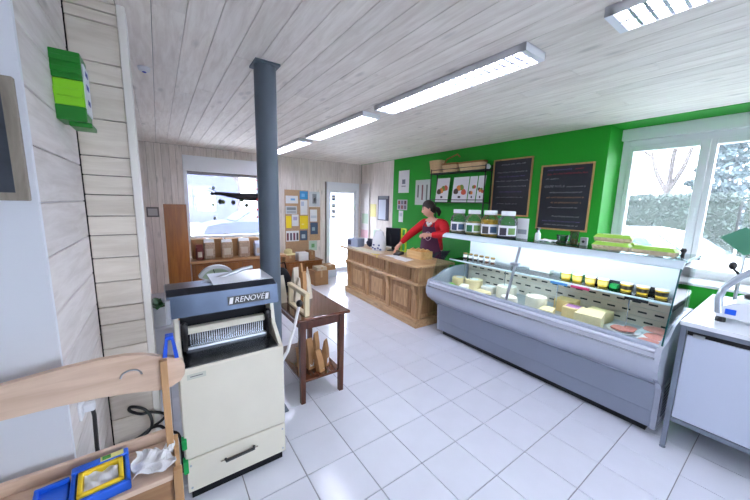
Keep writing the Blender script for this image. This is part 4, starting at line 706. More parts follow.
def basket(y, L, D, h, m, label, handle=False, rim=None):
    t = thing('wicker_basket', (4.10, y, 2.2505), label, 'basket', 'baskets on the wall rack'); z = 2.2505; x = 4.10; n = 5
    for k in range(n):
        a = 0.82+0.18*k/(n-1); b = 0.82+0.18*(k+1)/(n-1); w0, w1 = h*k/n, h*(k+0.92)/n
        ov = lambda s: [(x+s*D/2*math.copysign(abs(math.cos(q))**0.5, math.cos(q)), y+s*L/2*math.copysign(abs(math.sin(q))**0.5, math.sin(q))) for q in [2*math.pi*i/28 for i in range(28)]]
        A = ov(a); B = ov(a*1.012); o = MB(); N = 28
        vs = [(p[0], p[1], z+w0) for p in A]+[(p[0], p[1], z+w1) for p in B]+[(x+(p[0]-x)*.93, y+(p[1]-y)*.96, z+w1) for p in B]+[(x+(p[0]-x)*.93, y+(p[1]-y)*.96, z+w0) for p in A]
        fs = [(j*N+i, j*N+(i+1) % N, ((j+1) % 4)*N+(i+1) % N, ((j+1) % 4)*N+i) for j in range(4) for i in range(N)]
        o.add(vs, fs).build('weave_band', rim if (rim and k == n-1) else m, t, 40)
    MB().box((x-D*0.36, y-L*0.38, z+0.001), (x+D*0.36, y+L*0.38, z+0.008)).build('bottom', m, t)
    if handle: MB().tube([(x, y+L*0.48, z+h*0.95), (x, y+L*0.3, z+h*1.5), (x, y-L*0.35, z+h*1.9), (x, y-L*0.5, z+h*1.6)], 0.012, 8).build('handle', WICKD, t, True)
basket(3.93, 0.27, 0.17, 0.225, WICK, 'square pale wicker basket at the left end of the wall rack'); basket(3.60, 0.34, 0.17, 0.15, WICK, 'round wicker basket with handle in the middle of the wall rack', True, WICKD); basket(3.17, 0.50, 0.17, 0.14, WICK, 'long wicker basket with brown rim on the wall rack', False, WICKD)
tag(MB().ell((4.10, 2.885, 2.29), (0.05, 0.035, 0.04), 12, 8, 0.1, 4).build('crumpled_bag', mat('cloudy_bag', (200, 206, 200), 0.5), None, True), 'crumpled clear bag at the right end of the wall rack', 'bag')
def poster(name, x, y0, y1, z0, z1, label, prints=(), m=PAPER, group=None):
    t = thing(name, (x, (y0+y1)/2, z0), label, 'poster', group); MB().box((x-0.004, y0, z0), (x-0.0005, y1, z1)).build('sheet', m, t)
    for (a, b, c, d, col) in prints: MB().box((x-0.0048, y0+(y1-y0)*a, z0+(z1-z0)*c), (x-0.0041, y0+(y1-y0)*b, z0+(z1-z0)*d)).build('print', mat('print_%d_%d_%d' % col, col, 0.7), t)
poster('poster', XR, 4.77, 5.10, 1.93, 2.385, 'white poster with small emblem at the left of the green wall', [(0.35, 0.65, 0.4, 0.6, (120, 130, 140)), (0.3, 0.7, 0.28, 0.32, (150, 150, 156))])
poster('picture_card', XR, 4.80, 5.12, 1.575, 1.79, 'card of small grey and red pictures below the white poster', [(0.08, 0.30, 0.55, 0.9, (96, 70, 70)), (0.38, 0.62, 0.55, 0.9, (120, 120, 130)), (0.70, 0.92, 0.55, 0.9, (150, 80, 80)), (0.08, 0.30, 0.1, 0.45, (110, 110, 116)), (0.38, 0.62, 0.1, 0.45, (140, 96, 90)), (0.70, 0.92, 0.1, 0.45, (100, 110, 120))], mat('grey_card', (190, 186, 190), 0.7))
poster('notice_strip', XR, 4.92, 5.06, 1.32, 1.56, 'narrow white notice below the picture card on the green wall', [(0.2, 0.8, 0.5, 0.8, (200, 206, 214))])
poster('poster', XR, 4.17, 4.57, 1.69, 2.17, 'pale poster with dark cutlery drawings behind the woman', [(0.15, 0.25, 0.2, 0.8, (110, 120, 110)), (0.45, 0.55, 0.2, 0.8, (130, 90, 90)), (0.75, 0.85, 0.3, 0.8, (110, 120, 110))], mat('pale_poster', (208, 214, 208), 0.7))

# ------------------------------------------------------------------ far wall: notice boards and papers
CORK = mat('cork', (190, 156, 122), 0.9, noise=0.15, nscale=60)
def yrect(p, q, Y):           # world x and z of a rectangle on the plane y = Y
    a, b = aty(*p, Y), aty(*q, Y); return min(a.x, b.x), max(a.x, b.x), min(a.z, b.z), max(a.z, b.z)
def pin(name, p, q, label, m, prints=(), cat='notice', Y=YF, dep=0.004, group='papers on the notice boards'):
    x0, x1, z0, z1 = yrect(p, q, Y); t = thing(name, ((x0+x1)/2, Y, z0), label, cat, group); MB().box((x0, Y-dep, z0), (x1, Y-0.0004, z1)).build('sheet', m, t)
    for (a, b, c, d, col) in prints: MB().box((x0+(x1-x0)*a, Y-dep-0.0008, z0+(z1-z0)*c), (x0+(x1-x0)*b, Y-dep-0.0001, z0+(z1-z0)*d)).build('print', mat('print_%d_%d_%d' % col, col, 0.7), t)
    return t
pin('notice_board', (284.3, 189.5), (308.6, 252), 'large cork notice board left of the glass door', CORK, (), 'notice board', YF, 0.012, None)
pin('notice_board', (309, 207), (320, 240), 'narrow cork notice board beside the glass door', CORK, (), 'notice board', YF, 0.012, None)
YB = YF-0.0125; GR = mat('pale_grey_paper', (206, 210, 214), 0.8); YP_ = mat('yellow_paper', (246, 220, 40), 0.7)
for p, q, l, m, pr in (((285.5, 195.5), (298, 203.5), 'white sheet with blue sketch at the top left of the cork board', PAPER, [(0.4, 0.75, 0.4, 0.65, (120, 180, 220))]),
    ((299.7, 191), (307.8, 199.5), 'blue flyer at the top of the large cork board', mat('blue_flyer', (60, 150, 206), 0.7), [(0.2, 0.6, 0.3, 0.7, (120, 190, 230))]), ((300.2, 200), (307.6, 214.8), 'tall white sheet under the blue flyer', PAPER, [(0.1, 0.5, 0.6, 0.9, (190, 200, 220))]),
    ((285.4, 206), (297, 214), 'grey photo sheet on the left of the cork board', GR, [(0.1, 0.9, 0.5, 0.85, (130, 136, 140)), (0.1, 0.9, 0.1, 0.4, (170, 174, 176))]), ((286, 216), (291.5, 228), 'yellow note at the left edge of the cork board', YP_, []), ((291.8, 214.5), (298.6, 226), 'white sheet between the two yellow notes', PAPER, [(0.2, 0.8, 0.5, 0.8, (190, 180, 210))]),
    ((299.8, 215.8), (308, 228.6), 'large yellow note at the right of the cork board', YP_, [(0.2, 0.5, 0.3, 0.4, (250, 236, 140))]), ((286, 231), (299, 241), 'white sheet with four dark figures on the cork board', PAPER, [(0.05, 0.2, 0.1, 0.8, (120, 70, 80)), (0.3, 0.45, 0.1, 0.8, (90, 90, 110)), (0.55, 0.7, 0.1, 0.8, (120, 70, 90)), (0.8, 0.95, 0.1, 0.8, (80, 80, 90))]),
    ((300, 230.5), (307.4, 240), 'dark blue picture at the bottom of the cork board', mat('dark_teal_print', (70, 90, 116), 0.7), [(0.2, 0.7, 0.2, 0.6, (180, 196, 206))])): pin('notice', p, q, l, m, pr, Y=YB)
pin('poster', (309, 191.5), (319.6, 206.5), 'pale poster with dark arch above the narrow board', GR, [(0.3, 0.7, 0.2, 0.85, (140, 146, 150)), (0.42, 0.58, 0.2, 0.6, (210, 214, 216))])
pin('notice', (310, 209.5), (317, 221.5), 'white sheet at the top of the narrow cork board', PAPER, [(0.1, 0.9, 0.3, 0.5, (205, 212, 220))], Y=YB); pin('notice', (310.4, 222.5), (317.8, 234), 'dark teal picture on the narrow cork board', mat('dark_teal_print', (70, 90, 116), 0.7), [(0.2, 0.6, 0.3, 0.6, (150, 176, 180))], Y=YB)
pin('notice', (309, 241), (316.8, 250), 'pale green notice hanging below the narrow board', mat('pale_green_paper', (190, 214, 196), 0.7), [(0.3, 0.7, 0.3, 0.7, (110, 170, 110))])
pin('framed_card', (146, 207), (159.5, 217), 'small grey framed card on the far board wall', mat('grey_frame', (110, 108, 106), 0.6), [(0.12, 0.88, 0.15, 0.85, (190, 188, 186))], 'picture', group=None)
def sidepin(name, p, q, label, m, prints=(), cat='notice', dep=0.006):
    a, b = atx(*p, XR-0.002), atx(*q, XR-0.002); y0, y1, z0, z1 = min(a.y, b.y), max(a.y, b.y), min(a.z, b.z), max(a.z, b.z); X = XR-0.002
    t = thing(name, (X, (y0+y1)/2, z0), label, cat); MB().box((X-dep, y0, z0), (X-0.0004, y1, z1)).build('sheet', m, t)
    for (u, v, c, d, col) in prints: MB().box((X-dep-0.0008, y1-(y1-y0)*v, z0+(z1-z0)*c), (X-dep-0.0001, y1-(y1-y0)*u, z0+(z1-z0)*d)).build('print', mat('print_%d_%d_%d' % col, col, 0.7), t)
sidepin('tall_panel', (361.5, 184), (369, 250), 'tall pale panel with two prints right of the door', mat('pale_panel', (218, 212, 210), 0.7), [(0.2, 0.9, 0.40, 0.55, (180, 200, 180)), (0.1, 0.9, 0.18, 0.30, (220, 176, 186))], 'panel', 0.02)
sidepin('notice', (370.5, 204), (376, 217), 'pale yellow paper on the boards beside the green wall', mat('pale_yellow_paper', (226, 216, 150), 0.8))
sidepin('calendar', (378.5, 196), (388.5, 221), 'calendar with dark edge on the boards beside the green wall', mat('dark_calendar', (66, 66, 84), 0.7), [(0.08, 0.75, 0.04, 0.85, (206, 212, 226)), (0.1, 0.95, 0.88, 1.0, (130, 134, 140))], 'calendar', 0.012)

# furniture under the boards
sbz = aty(295, 262, 6.0).z; sb = thing('sideboard', (2.5, 6.2, 0), 'low brown sideboard under the cork notice board', 'sideboard'); BRW = wood('brown_veneer', (150, 92, 44), (124, 72, 30), 'z', 0.35, 0.03, bump=0.02)
MB().rbox((2.05, 6.0, 0.04), (2.85, 6.5, sbz-0.02), 0.004).build('carcass', BRW, sb); MB().rbox((2.03, 5.98, sbz-0.02), (2.87, 6.51, sbz), 0.004).build('top', BRW, sb)
for a in (2.07, 2.46): MB().rbox((a, 5.985, 0.08), (a+0.37, 6.0, sbz-0.04), 0.004).build('door', BRW, sb)
for x in (2.08, 2.78):
    for y in (6.03, 6.42): MB().box((x, y, 0), (x+0.04, y+0.04, 0.045)).build('foot', BRW, sb)
def carton_box(x0, x1, y0, y1, z0, h, label, m=CARD, tape=True, group=None):
    t = thing('cardboard_box', ((x0+x1)/2, (y0+y1)/2, z0), label, 'box', group); MB().rbox((x0, y0, z0), (x1, y1, z0+h), 0.004).build('carton', m, t)
    if tape: MB().box(((x0+x1)/2-0.02, y0-0.0008, z0+h*0.55), ((x0+x1)/2+0.02, y0, z0+h)).box(((x0+x1)/2-0.02, y0, z0+h), ((x0+x1)/2+0.02, y1, z0+h+0.0008)).build('tape', mat('brown_tape', (190, 160, 120), 0.4), t)
carton_box(2.34, 2.56, 6.05, 6.25, sbz, 0.17, 'white box standing on the low sideboard', PAPER, False); carton_box(2.59, 2.72, 6.08, 6.3, sbz, 0.19, 'small brown box beside the white box on the sideboard'); carton_box(2.06, 2.26, 6.05, 6.35, sbz, 0.14, 'brown carton at the left end of the sideboard')
fl = thing('straw_hat', (2.14, 6.18, sbz+0.14), 'cream straw hat lying on the left carton of the sideboard', 'hat'); z = sbz+0.1415; MB().lathe([(0.15, 0), (0.155, 0.008), (0.085, 0.02), (0.08, 0.09), (0.05, 0.115), (0.01, 0.12)], (2.16, 6.18, z), 24).build('hat', mat('cream_straw', (226, 214, 158), 0.8, noise=0.1, nscale=40), fl, True)
carton_box(2.50, 2.80, 5.60, 5.90, 0, 0.30, 'brown carton on the floor in front of the sideboard'); carton_box(2.98, 3.28, 6.12, 6.4, 0, 0.16, 'white crate on the floor by the glass door', mat('white_crate', (206, 210, 222), 0.6), False); carton_box(3.0, 3.26, 6.14, 6.4, 0.1615, 0.12, 'flat brown carton on the white crate by the door'); carton_box(2.56, 2.78, 5.62, 5.86, 0.302, 0.07, 'flat pale carton on the floor carton near the sideboard', mat('pale_carton', (196, 180, 156), 0.8))

# hutch with jars under the shop window
BRN = wood('orange_brown_veneer', (168, 100, 38), (138, 76, 26), 'z', 0.35, 0.03, bump=0.02)
HY = 4.9; ht = thing('hutch', (0.85, 5.1, 0), 'orange brown wooden hutch with a tall side board under the shop window', 'hutch')
MB().rbox((0.052, HY, 0), (0.312, HY+0.03, 1.622), 0.004).build('tall_board', BRN, ht); MB().rbox((0.33, HY+0.03, 0.05), (1.62, 5.32, 0.80), 0.004).build('body', BRN, ht); MB().rbox((0.312, HY-0.06, 0.80), (1.66, 5.36, 0.832), 0.004).build('top_shelf', wood('hutch_top', (196, 150, 104), (166, 116, 70), 'x', 0.4, 0.02), ht)
MB().box((0.33, HY+0.05, 0), (1.60, 5.30, 0.05)).build('plinth', BRN, ht)
for a in (0.36, 1.0): MB().rbox((a, HY+0.015, 0.09), (a+0.58, HY+0.03, 0.76), 0.004).build('door', BRN, ht); MB().ell((a+0.53, HY+0.005, 0.45), (0.014, 0.014, 0.014), 10, 8).build('knob', STEEL, ht.children[-1], True)
PACK = mat('speckled_packet', (178, 152, 128), 0.5, noise=0.25, nscale=50)
for k, (x, w, h, l) in enumerate(((0.44, 0.09, 0.22, 'dark red packet at the left end of the hutch'), (0.565, 0.14, 0.29, 'first white-topped packet of biscuits on the hutch'), (0.80, 0.15, 0.28, 'second white-topped packet of biscuits on the hutch'), (1.04, 0.16, 0.29, 'third white-topped packet of biscuits on the hutch'), (1.245, 0.10, 0.24, 'blue and white packet beside the pillar on the hutch'), (1.345, 0.08, 0.23, 'orange labelled packet beside the pillar on the hutch'))):
    t = thing('biscuit_packet', (x, 4.98, 0.8325), l, 'packet', 'packets on the hutch'); z = 0.8325; m = (mat('dark_red_packet', (120, 50, 44), 0.5), PACK, PACK, PACK, mat('blue_white_packet', (196, 206, 224), 0.5), mat('orange_packet', (214, 120, 86), 0.5))[k]
    MB().rbox((x-w/2, 4.92, z), (x+w/2, 5.04, z+h*0.86), 0.018, 3).build('packet', m, t, 40); MB().prism([(4.935, z+h*0.85), (5.025, z+h*0.85), (4.985, z+h), (4.975, z+h)], 'x', x-w*0.46, x+w*0.46).build('folded_top', PAPER if 0 < k < 4 else m, t)
    MB().box((x-w*0.3, 4.9185, z+h*0.2), (x+w*0.3, 4.9203, z+h*0.55)).build('label', mat('packet_label', (206, 190, 170), 0.6), t)
carton_box(0.36, 0.78, 5.10, 5.30, 0.8325, 0.28, 'cardboard box behind the first packets on the hutch'); carton_box(0.82, 1.30, 5.10, 5.30, 0.8325, 0.27, 'cardboard box behind the third packet on the hutch')
# fan scale, on a stool, and plant on a white stand
st = thing('stool', (0.42, 3.2, 0), 'white stool hidden behind the bread slicer under the fan scale', 'stool')
MB().lathe([(0.17, 0.79), (0.17, 0.82)], (0.42, 3.2, 0), 24).build('seat', WHITE, st, 40)
for k in range(4): a = math.pi/4+k*math.pi/2; MB().tube([(0.42+0.17*math.cos(a), 3.2+0.17*math.sin(a), 0), (0.42+0.11*math.cos(a), 3.2+0.11*math.sin(a), 0.79)], 0.014).build('leg', WHITE, st)
fs_ = thing('fan_scale', (0.42, 3.2, 0.82), 'white fan-shaped shop scale with pale green dial behind the slicer', 'scale'); a0, a1 = math.radians(28), math.radians(152)
def fan(r0, r1, c, n=14): return [(c[0]+r1*math.cos(a0+(a1-a0)*k/n), c[1]+r1*math.sin(a0+(a1-a0)*k/n)) for k in range(n+1)]+[(c[0]+r0*math.cos(a1-(a1-a0)*k/n), c[1]+r0*math.sin(a1-(a1-a0)*k/n)) for k in range(n+1)]
fc = (0.415, 0.905)
MB().prism(fan(0.02, 0.15, fc), 'y', 3.185, 3.215).build('dial', mat('pale_green_dial', (186, 206, 178), 0.4), fs_); MB().prism(fan(0.145, 0.175, fc), 'y', 3.17, 3.23).build('rim', WHITE, fs_)
for s, a in ((1, a0), (-1, a1)): MB().tube([(fc[0]+0.02*math.cos(a), 3.20, fc[1]+0.02*math.sin(a)), (fc[0]+0.165*math.cos(a), 3.20, fc[1]+0.165*math.sin(a))], 0.014).build('rim_arm', WHITE, fs_)
MB().tube([(fc[0], 3.183, fc[1]+0.02), (fc[0]-0.03, 3.183, fc[1]+0.14)], 0.003).build('needle', BLACK, fs_); MB().rbox((0.30, 3.12, 0.8205), (0.54, 3.28, 0.895), 0.012).build('base', WHITE, fs_); MB().rbox((fc[0]-0.03, 3.18, 0.89), (fc[0]+0.03, 3.22, 0.93), 0.006).build('neck', WHITE, fs_)
tag(MB().rbox((-0.16, 3.22, 0), (0.04, 3.42, 0.52), 0.01).rbox((-0.175, 3.205, 0.52), (0.055, 3.435, 0.545), 0.006).build('plant_stand', WHITE), 'white box stand holding the potted plant behind the pier', 'stand')
pp = thing('potted_plant', (-0.055, 3.31, 0.545), 'dark leaved plant in a white pot behind the boarded pier', 'plant'); MB().lathe([(0.06, 0.545), (0.085, 0.72), (0.09, 0.73), (0.08, 0.73), (0.07, 0.70)], (-0.055, 3.31, 0), 20).build('pot', WHITE, pp, True); MB().lathe([(0.07, 0.69), (0.072, 0.705)], (-0.055, 3.31, 0), 16).build('soil', mat('soil', (60, 44, 32), 0.95), pp)
LF = mat('dark_leaf', (40, 92, 44), 0.45, noise=0.2, nscale=20); rr = random.Random(9)
for k in range(18):
    a = k*2.4; L = rr.uniform(0.10, 0.19); e = rr.uniform(0.5, 1.25); b = Vector((-0.055, 3.31, 0.70)); d = Vector((math.cos(a)*math.cos(e), math.sin(a)*math.cos(e), math.sin(e))); s = Vector((-math.sin(a), math.cos(a), 0))
    MB().sheet(lambda u, v: tuple(b+d*(0.03+L*v)+s*((u-.5)*0.05*math.sin(math.pi*min(1, v*0.95+0.05)))+Vector((0, 0, -0.07*v*v))), 2, 6, 0.001).build('leaf', LF, pp, True)

# driftwood branch and ornaments hanging in the shop window
hb = thing('hanging_branch', (1.2, 6.42, 1.75), 'dark driftwood branch with hanging ornaments in the shop window', 'decoration'); BRK = mat('dark_bark', (34, 30, 34), 0.9, noise=0.3, nscale=20)
MB().tube([(0.80, 6.42, 1.80), (0.95, 6.42, 1.81), (1.12, 6.42, 1.79), (1.30, 6.42, 1.77), (1.50, 6.42, 1.76), (1.78, 6.42, 1.77)], [0.016, 0.032, 0.044, 0.060, 0.078, 0.075], 10).build('branch', BRK, hb, True)
for k, (dx, dz) in enumerate(((-0.16, 0.03), (-0.12, -0.05), (-0.10, 0.10), (-0.18, -0.02))): MB().tube([(0.93, 6.42, 1.81), (0.90+dx*0.5, 6.42, 1.81+dz*0.6), (0.88+dx, 6.42, 1.81+dz)], [0.012, 0.008, 0.004], 6).build('twig', BRK, hb, True)
for x in (1.0, 1.7): MB().tube([(x, 6.42, 1.79), (x, 6.42, 2.14)], 0.002, 5).build('string', BLACK, hb)
for k, (x, z, r, c) in enumerate(((0.84, 1.60, 0.018, (60, 90, 50)), (0.96, 1.66, 0.03, (40, 56, 34)), (1.01, 1.655, 0.024, (90, 100, 40)), (1.185, 1.65, 0.028, (44, 52, 38)), (1.34, 1.71, 0.03, (50, 74, 44)), (1.425, 1.60, 0.026, (46, 54, 40)), (0.85, 1.35, 0.02, (150, 160, 150)), (0.855, 1.91, 0.018, (90, 110, 80)))):
    if z < 1.8: MB().tube([(x, 6.42, z+r), (x, 6.42, 1.775)], 0.0015, 5).build('string', BLACK, hb)
    else: MB().tube([(x, 6.42, z), (x, 6.42, 2.14)], 0.0015, 5).build('string', BLACK, hb)
    MB().ell((x, 6.42, z), (r*1.5, r*1.5, r*1.7), 12, 8).build('ornament', mat('ornament_%d' % k, c, 0.5), hb, True)
rb = thing('red_bead_string', (1.615, 6.36, 1.3), 'string of red beads hanging beside the pillar in the window', 'decoration'); MB().tube([(1.605, 6.36, 1.30), (1.625, 6.36, 2.14)], 0.002, 5).build('string', BLACK, rb)
for k, z in enumerate((1.37, 1.52, 1.72, 1.92, 2.09)): MB().ell((1.605+0.024*(z-1.3), 6.36, z), (0.022, 0.022, 0.022), 12, 8).build('bead', mat('red_bead', (206, 40, 52), 0.35), rb, True)

# ------------------------------------------------------------------ things on the pine counter
ZK = 0.8905
def cw(u, v):  # counter frame (v depth, u length) to world x, y
    c, s = math.cos(math.radians(-2.1)), math.sin(math.radians(-2.1)); return 2.778+c*v-s*u, 2.905+s*v+c*u
tag(MB().sheet(lambda u, v: (*cw(1.05+u*0.9, -0.02+v*0.20), ZK+0.001+0.002*math.sin(9*u)*math.sin(7*v)), 10, 4, 0.001).build('paper_sheet', mat('cream_paper', (226, 218, 196), 0.8)), 'long cream paper lying along the front of the counter', 'paper')
tag(MB().sheet(lambda u, v: (*cw(0.30+u*0.28+0.05*v, 0.02+v*0.20), ZK+0.001+0.003*abs(math.sin(5*u))), 8, 4, 0.001).build('paper_sheet', PAPER), 'white paper sheets at the near end of the counter', 'paper'); tag(MB().sheet(lambda u, v: (*cw(0.62+u*0.26-0.03*v, 0.06+v*0.17), ZK+0.001+0.002*abs(math.sin(4*u))), 8, 4, 0.001).build('paper_sheet', PAPER), 'white paper sheet in front of the bread box', 'paper')
x, y = cw(0.93, 0.0); tag(MB().tube([(x, y, ZK+0.006), (x-0.03, y-0.02, ZK+0.012), (x-0.05, y+0.0, ZK+0.008), (x-0.075, y-0.04, ZK+0.006), (x-0.08, y-0.045, ZK-0.03)], 0.006, 6).tube([(x-0.05, y, ZK+0.01), (x-0.06, y+0.08, ZK+0.008), (x-0.05, y+0.14, ZK+0.006)], 0.006, 6).build('yellow_ribbon', mat('yellow_ribbon', (236, 214, 90), 0.6), None, True), 'yellow ribbon lying over the front edge of the counter', 'ribbon')
# printed white sack
sk = thing('printed_sack', (*cw(1.33, 0.26), ZK), 'white printed sack with small blue pictures on the counter', 'sack', rz=math.radians(20)); o = MB(); vs = []; fs = []
for j, (a, b, z) in enumerate(((0.115, 0.07, 0), (0.125, 0.08, 0.08), (0.115, 0.07, 0.20), (0.085, 0.04, 0.29), (0.075, 0.012, 0.34))):
    for k in range(16): t = 2*math.pi*k/16; vs.append((b*math.copysign(abs(math.cos(t))**.6, math.cos(t)), a*math.copysign(abs(math.sin(t))**.6, math.sin(t)), z))
fs = [(j*16+k, j*16+(k+1) % 16, (j+1)*16+(k+1) % 16, (j+1)*16+k) for j in range(4) for k in range(16)]+[tuple(range(16))[::-1], tuple(range(64, 80))]
o.add(vs, fs).build('sack_body', PAPER, sk, True, local=True)
for k, (yy, zz) in enumerate(((-0.08, 0.03), (-0.03, 0.05), (0.03, 0.035), (0.08, 0.05), (-0.05, 0.10), (0.06, 0.10))): MB().box((-0.086, yy-0.016, zz-0.012), (-0.070, yy+0.016, zz+0.014)).build('print', mat('blue_grey_print', (96, 104, 150), 0.6), sk, local=True)
mo = thing('till_monitor', (*cw(1.20, 0.46), ZK), 'black till screen beside the white sack on the counter', 'monitor', rz=math.radians(25)); MB().rbox((-0.012, -0.14, 0.07), (0.018, 0.14, 0.40), 0.008).build('screen_case', BLACK, mo, local=True); MB().box((-0.0135, -0.125, 0.09), (-0.0118, 0.125, 0.385)).build('screen', mat('screen_glass', (24, 26, 32), 0.12), mo, local=True); MB().rbox((-0.06, -0.08, 0), (0.08, 0.08, 0.015), 0.005).rbox((-0.0, -0.025, 0.01), (0.03, 0.025, 0.1), 0.004).build('stand', BLACK, mo, local=True)
pt_ = thing('card_terminal', (*cw(0.82, 0.30), ZK), 'dark card terminal under the woman\'s right hand', 'terminal', rz=0.4); MB().prism([(-0.09, 0), (0.09, 0), (0.09, 0.045), (-0.09, 0.02)], 'y', -0.05, 0.05).build('case', mat('dark_grey_plastic', (44, 46, 54), 0.4), pt_, local=True)
for k in range(3):
    for j in range(3): MB().box((-0.06+k*0.03, -0.03+j*0.022, 0.024+k*0.0042), (-0.042+k*0.03, -0.015+j*0.022, 0.031+k*0.0042)).build('key', mat('grey_key', (130, 132, 140), 0.5), pt_, local=True)
nb = thing('dark_pouch', (*cw(1.76, 0.36), ZK), 'dark navy pouch on the far half of the counter', 'pouch'); x, y = cw(1.76, 0.36); MB().ell((x, y, ZK+0.075), (0.07, 0.10, 0.0745), 16, 10, 0.05, 2).build('pouch', mat('navy_cloth', (42, 48, 72), 0.8), nb, True); MB().box((x-0.02, y-0.08, ZK+0.13), (x+0.02, y+0.08, ZK+0.152)).build('flap', mat('navy_cloth', (42, 48, 72), 0.8), nb)
gbx = thing('blue_box', (*cw(1.97, 0.16), ZK), 'grey blue box with dark square at the far end of the counter', 'box', rz=0.3); MB().rbox((-0.10, -0.13, 0), (0.10, 0.13, 0.15), 0.006).build('carton', mat('grey_blue_card', (150, 160, 184), 0.6), gbx, local=True); MB().box((-0.102, 0.03, 0.03), (-0.0995, 0.11, 0.12)).build('print', mat('dark_blue_print', (40, 48, 80), 0.6), gbx, local=True)
cs = thing('card_stand', (*cw(1.57, 0.36), ZK), 'clear stand with pale leaflets behind the white sack', 'stand', rz=0.1); MB().rbox((-0.05, -0.11, 0), (0.05, 0.11, 0.02), 0.004).build('base', PAPER, cs, local=True)
for k, (a, b, h, c) in enumerate(((-0.105, 0.0, 0.36, (232, 234, 226)), (0.005, 0.105, 0.33, (206, 224, 206)))): MB().rbox((-0.005+0.02*k, a, 0.02), (0.003+0.02*k, b, h), 0.001).build('leaflet', mat('leaflet_%d' % k, c, 0.7), cs, local=True)
ys = thing('yellow_holder', (*cw(1.02, 0.55), ZK), 'lime yellow open plastic holder behind the till', 'holder'); YG = mat('lime_yellow', (196, 226, 40), 0.4); x, y = cw(1.02, 0.55)
for s in (-0.055, 0.055): MB().rbox((x-0.012, y+s-0.010, ZK), (x+0.012, y+s+0.010, ZK+0.40), 0.003).build('side', YG, ys)
for z in (0.0, 0.14, 0.26, 0.385): MB().rbox((x-0.011, y-0.045, ZK+z), (x+0.011, y+0.045, ZK+z+0.018), 0.003).build('bar', YG, ys)
# wooden box of bread rolls
bx = thing('bread_box', (*cw(0.46, 0.42), ZK), 'pale wooden box of bread rolls in front of the woman', 'box', rz=math.radians(-2)); BW = wood('pale_box_wood', (224, 186, 128), (200, 156, 96), 'y', 0.6, 0.02)
for a, b in (((-0.11, -0.17), (-0.10, 0.17)), ((0.10, -0.17), (0.11, 0.17)), ((-0.10, -0.17), (0.10, -0.16)), ((-0.10, 0.16), (0.10, 0.17))): MB().rbox((a[0], a[1], 0), (b[0], b[1], 0.115), 0.002).build('side', BW, bx, local=True)
MB().box((-0.10, -0.16, 0.002), (0.10, 0.16, 0.010)).build('bottom', BW, bx, local=True)
bpos = Vector((*cw(0.46, 0.42), ZK)); rr = random.Random(4); k = 0
RL = ['nearest', 'second', 'third', 'fourth', 'fifth', 'farthest']
for j in range(6):
    yy = -0.12+0.048*j; xx = -0.035 if j % 2 else 0.04
    t = thing('bread_roll', (bpos.x+xx, bpos.y+yy, ZK+0.06), 'golden bread roll in the wooden box, %s along the box' % RL[j], 'bread roll', 'rolls in the wooden box')
    MB().ell((bpos.x+xx, bpos.y+yy, ZK+0.105), (0.052, 0.044, 0.036), 14, 9, 0.03, j).build('crust', mat('golden_crust', (222, 168, 96), 0.6, noise=0.15, nscale=18), t, True); MB().tube([(bpos.x+xx-0.03, bpos.y+yy-0.01, ZK+0.136), (bpos.x+xx, bpos.y+yy, ZK+0.142), (bpos.x+xx+0.03, bpos.y+yy+0.01, ZK+0.136)], 0.004, 5).build('score', mat('pale_crumb', (240, 214, 160), 0.8), t)

# ------------------------------------------------------------------ the saleswoman behind the counter
def skin_eval(verts, edges, radii, root=0, sub=2):
    me = bpy.data.meshes.new('figure'); me.from_pydata(verts, edges, []); o = bpy.data.objects.new('figure', me); COL.objects.link(o)
    o.modifiers.new('s', 'SKIN').use_smooth_shade = True
    for i, r in enumerate(radii):
        v = me.skin_vertices[0].data[i]; v.radius = r if isinstance(r, tuple) else (r, r); v.use_root = (i == root)
    sd = o.modifiers.new('u', 'SUBSURF'); sd.levels = sub; sd.render_levels = sub
    dg = bpy.context.evaluated_depsgraph_get(); dg.update(); m2 = bpy.data.meshes.new_from_object(o.evaluated_get(dg)); bpy.data.objects.remove(o)
    return [v.co[:] for v in m2.vertices], [tuple(p.vertices) for p in m2.polygons]
WB = Vector((3.60, 3.40, 0)); fwd = Vector((-1.0, -0.10, 0)).normalized(); rgt = Vector((fwd.y, -fwd.x, 0)); up = Vector((0, 0, 1))
def wp(f, r, z): return WB+fwd*f+rgt*r+up*z
pn = thing('person', tuple(WB), 'woman in red cardigan and purple apron standing behind the pine counter', 'person')
SKIN = mat('skin', (226, 172, 148), 0.5); RED = mat('red_knit', (200, 16, 30), 0.85, noise=0.08, nscale=40, bump=0.2); PURP = mat('purple_apron', (76, 22, 58), 0.75); HAIR = mat('dark_brown_hair', (34, 22, 20), 0.45, noise=0.3, nscale=50); JEAN = mat('dark_trousers', (36, 38, 52), 0.8)
shR, shL = wp(0.06, 0.185, 1.405), wp(0.04, -0.185, 1.415)
elR = atx(408.5, 235.5, 3.40); haR = atx(399, 245, 3.24); elL = atx(445.5, 235, 3.46); haL = atx(428, 235, 3.29)
J = dict(pel=wp(0, 0, 0.96), wa=wp(0.02, 0, 1.10), ch=wp(0.04, 0.01, 1.28), uc=wp(0.06, 0.02, 1.40), nk=wp(0.085, 0.035, 1.49), hd=wp(0.105, 0.05, 1.565),
    shR=shR, elR=elR, haR=haR, shL=shL, elL=elL, haL=haL, hpR=wp(0, 0.09, 0.90), knR=wp(0.03, 0.10, 0.49), anR=wp(0, 0.10, 0.08), toR=wp(0.14, 0.11, 0.035), hpL=wp(0, -0.09, 0.90), knL=wp(0.03, -0.10, 0.49), anL=wp(0, -0.10, 0.08), toL=wp(0.14, -0.11, 0.035))
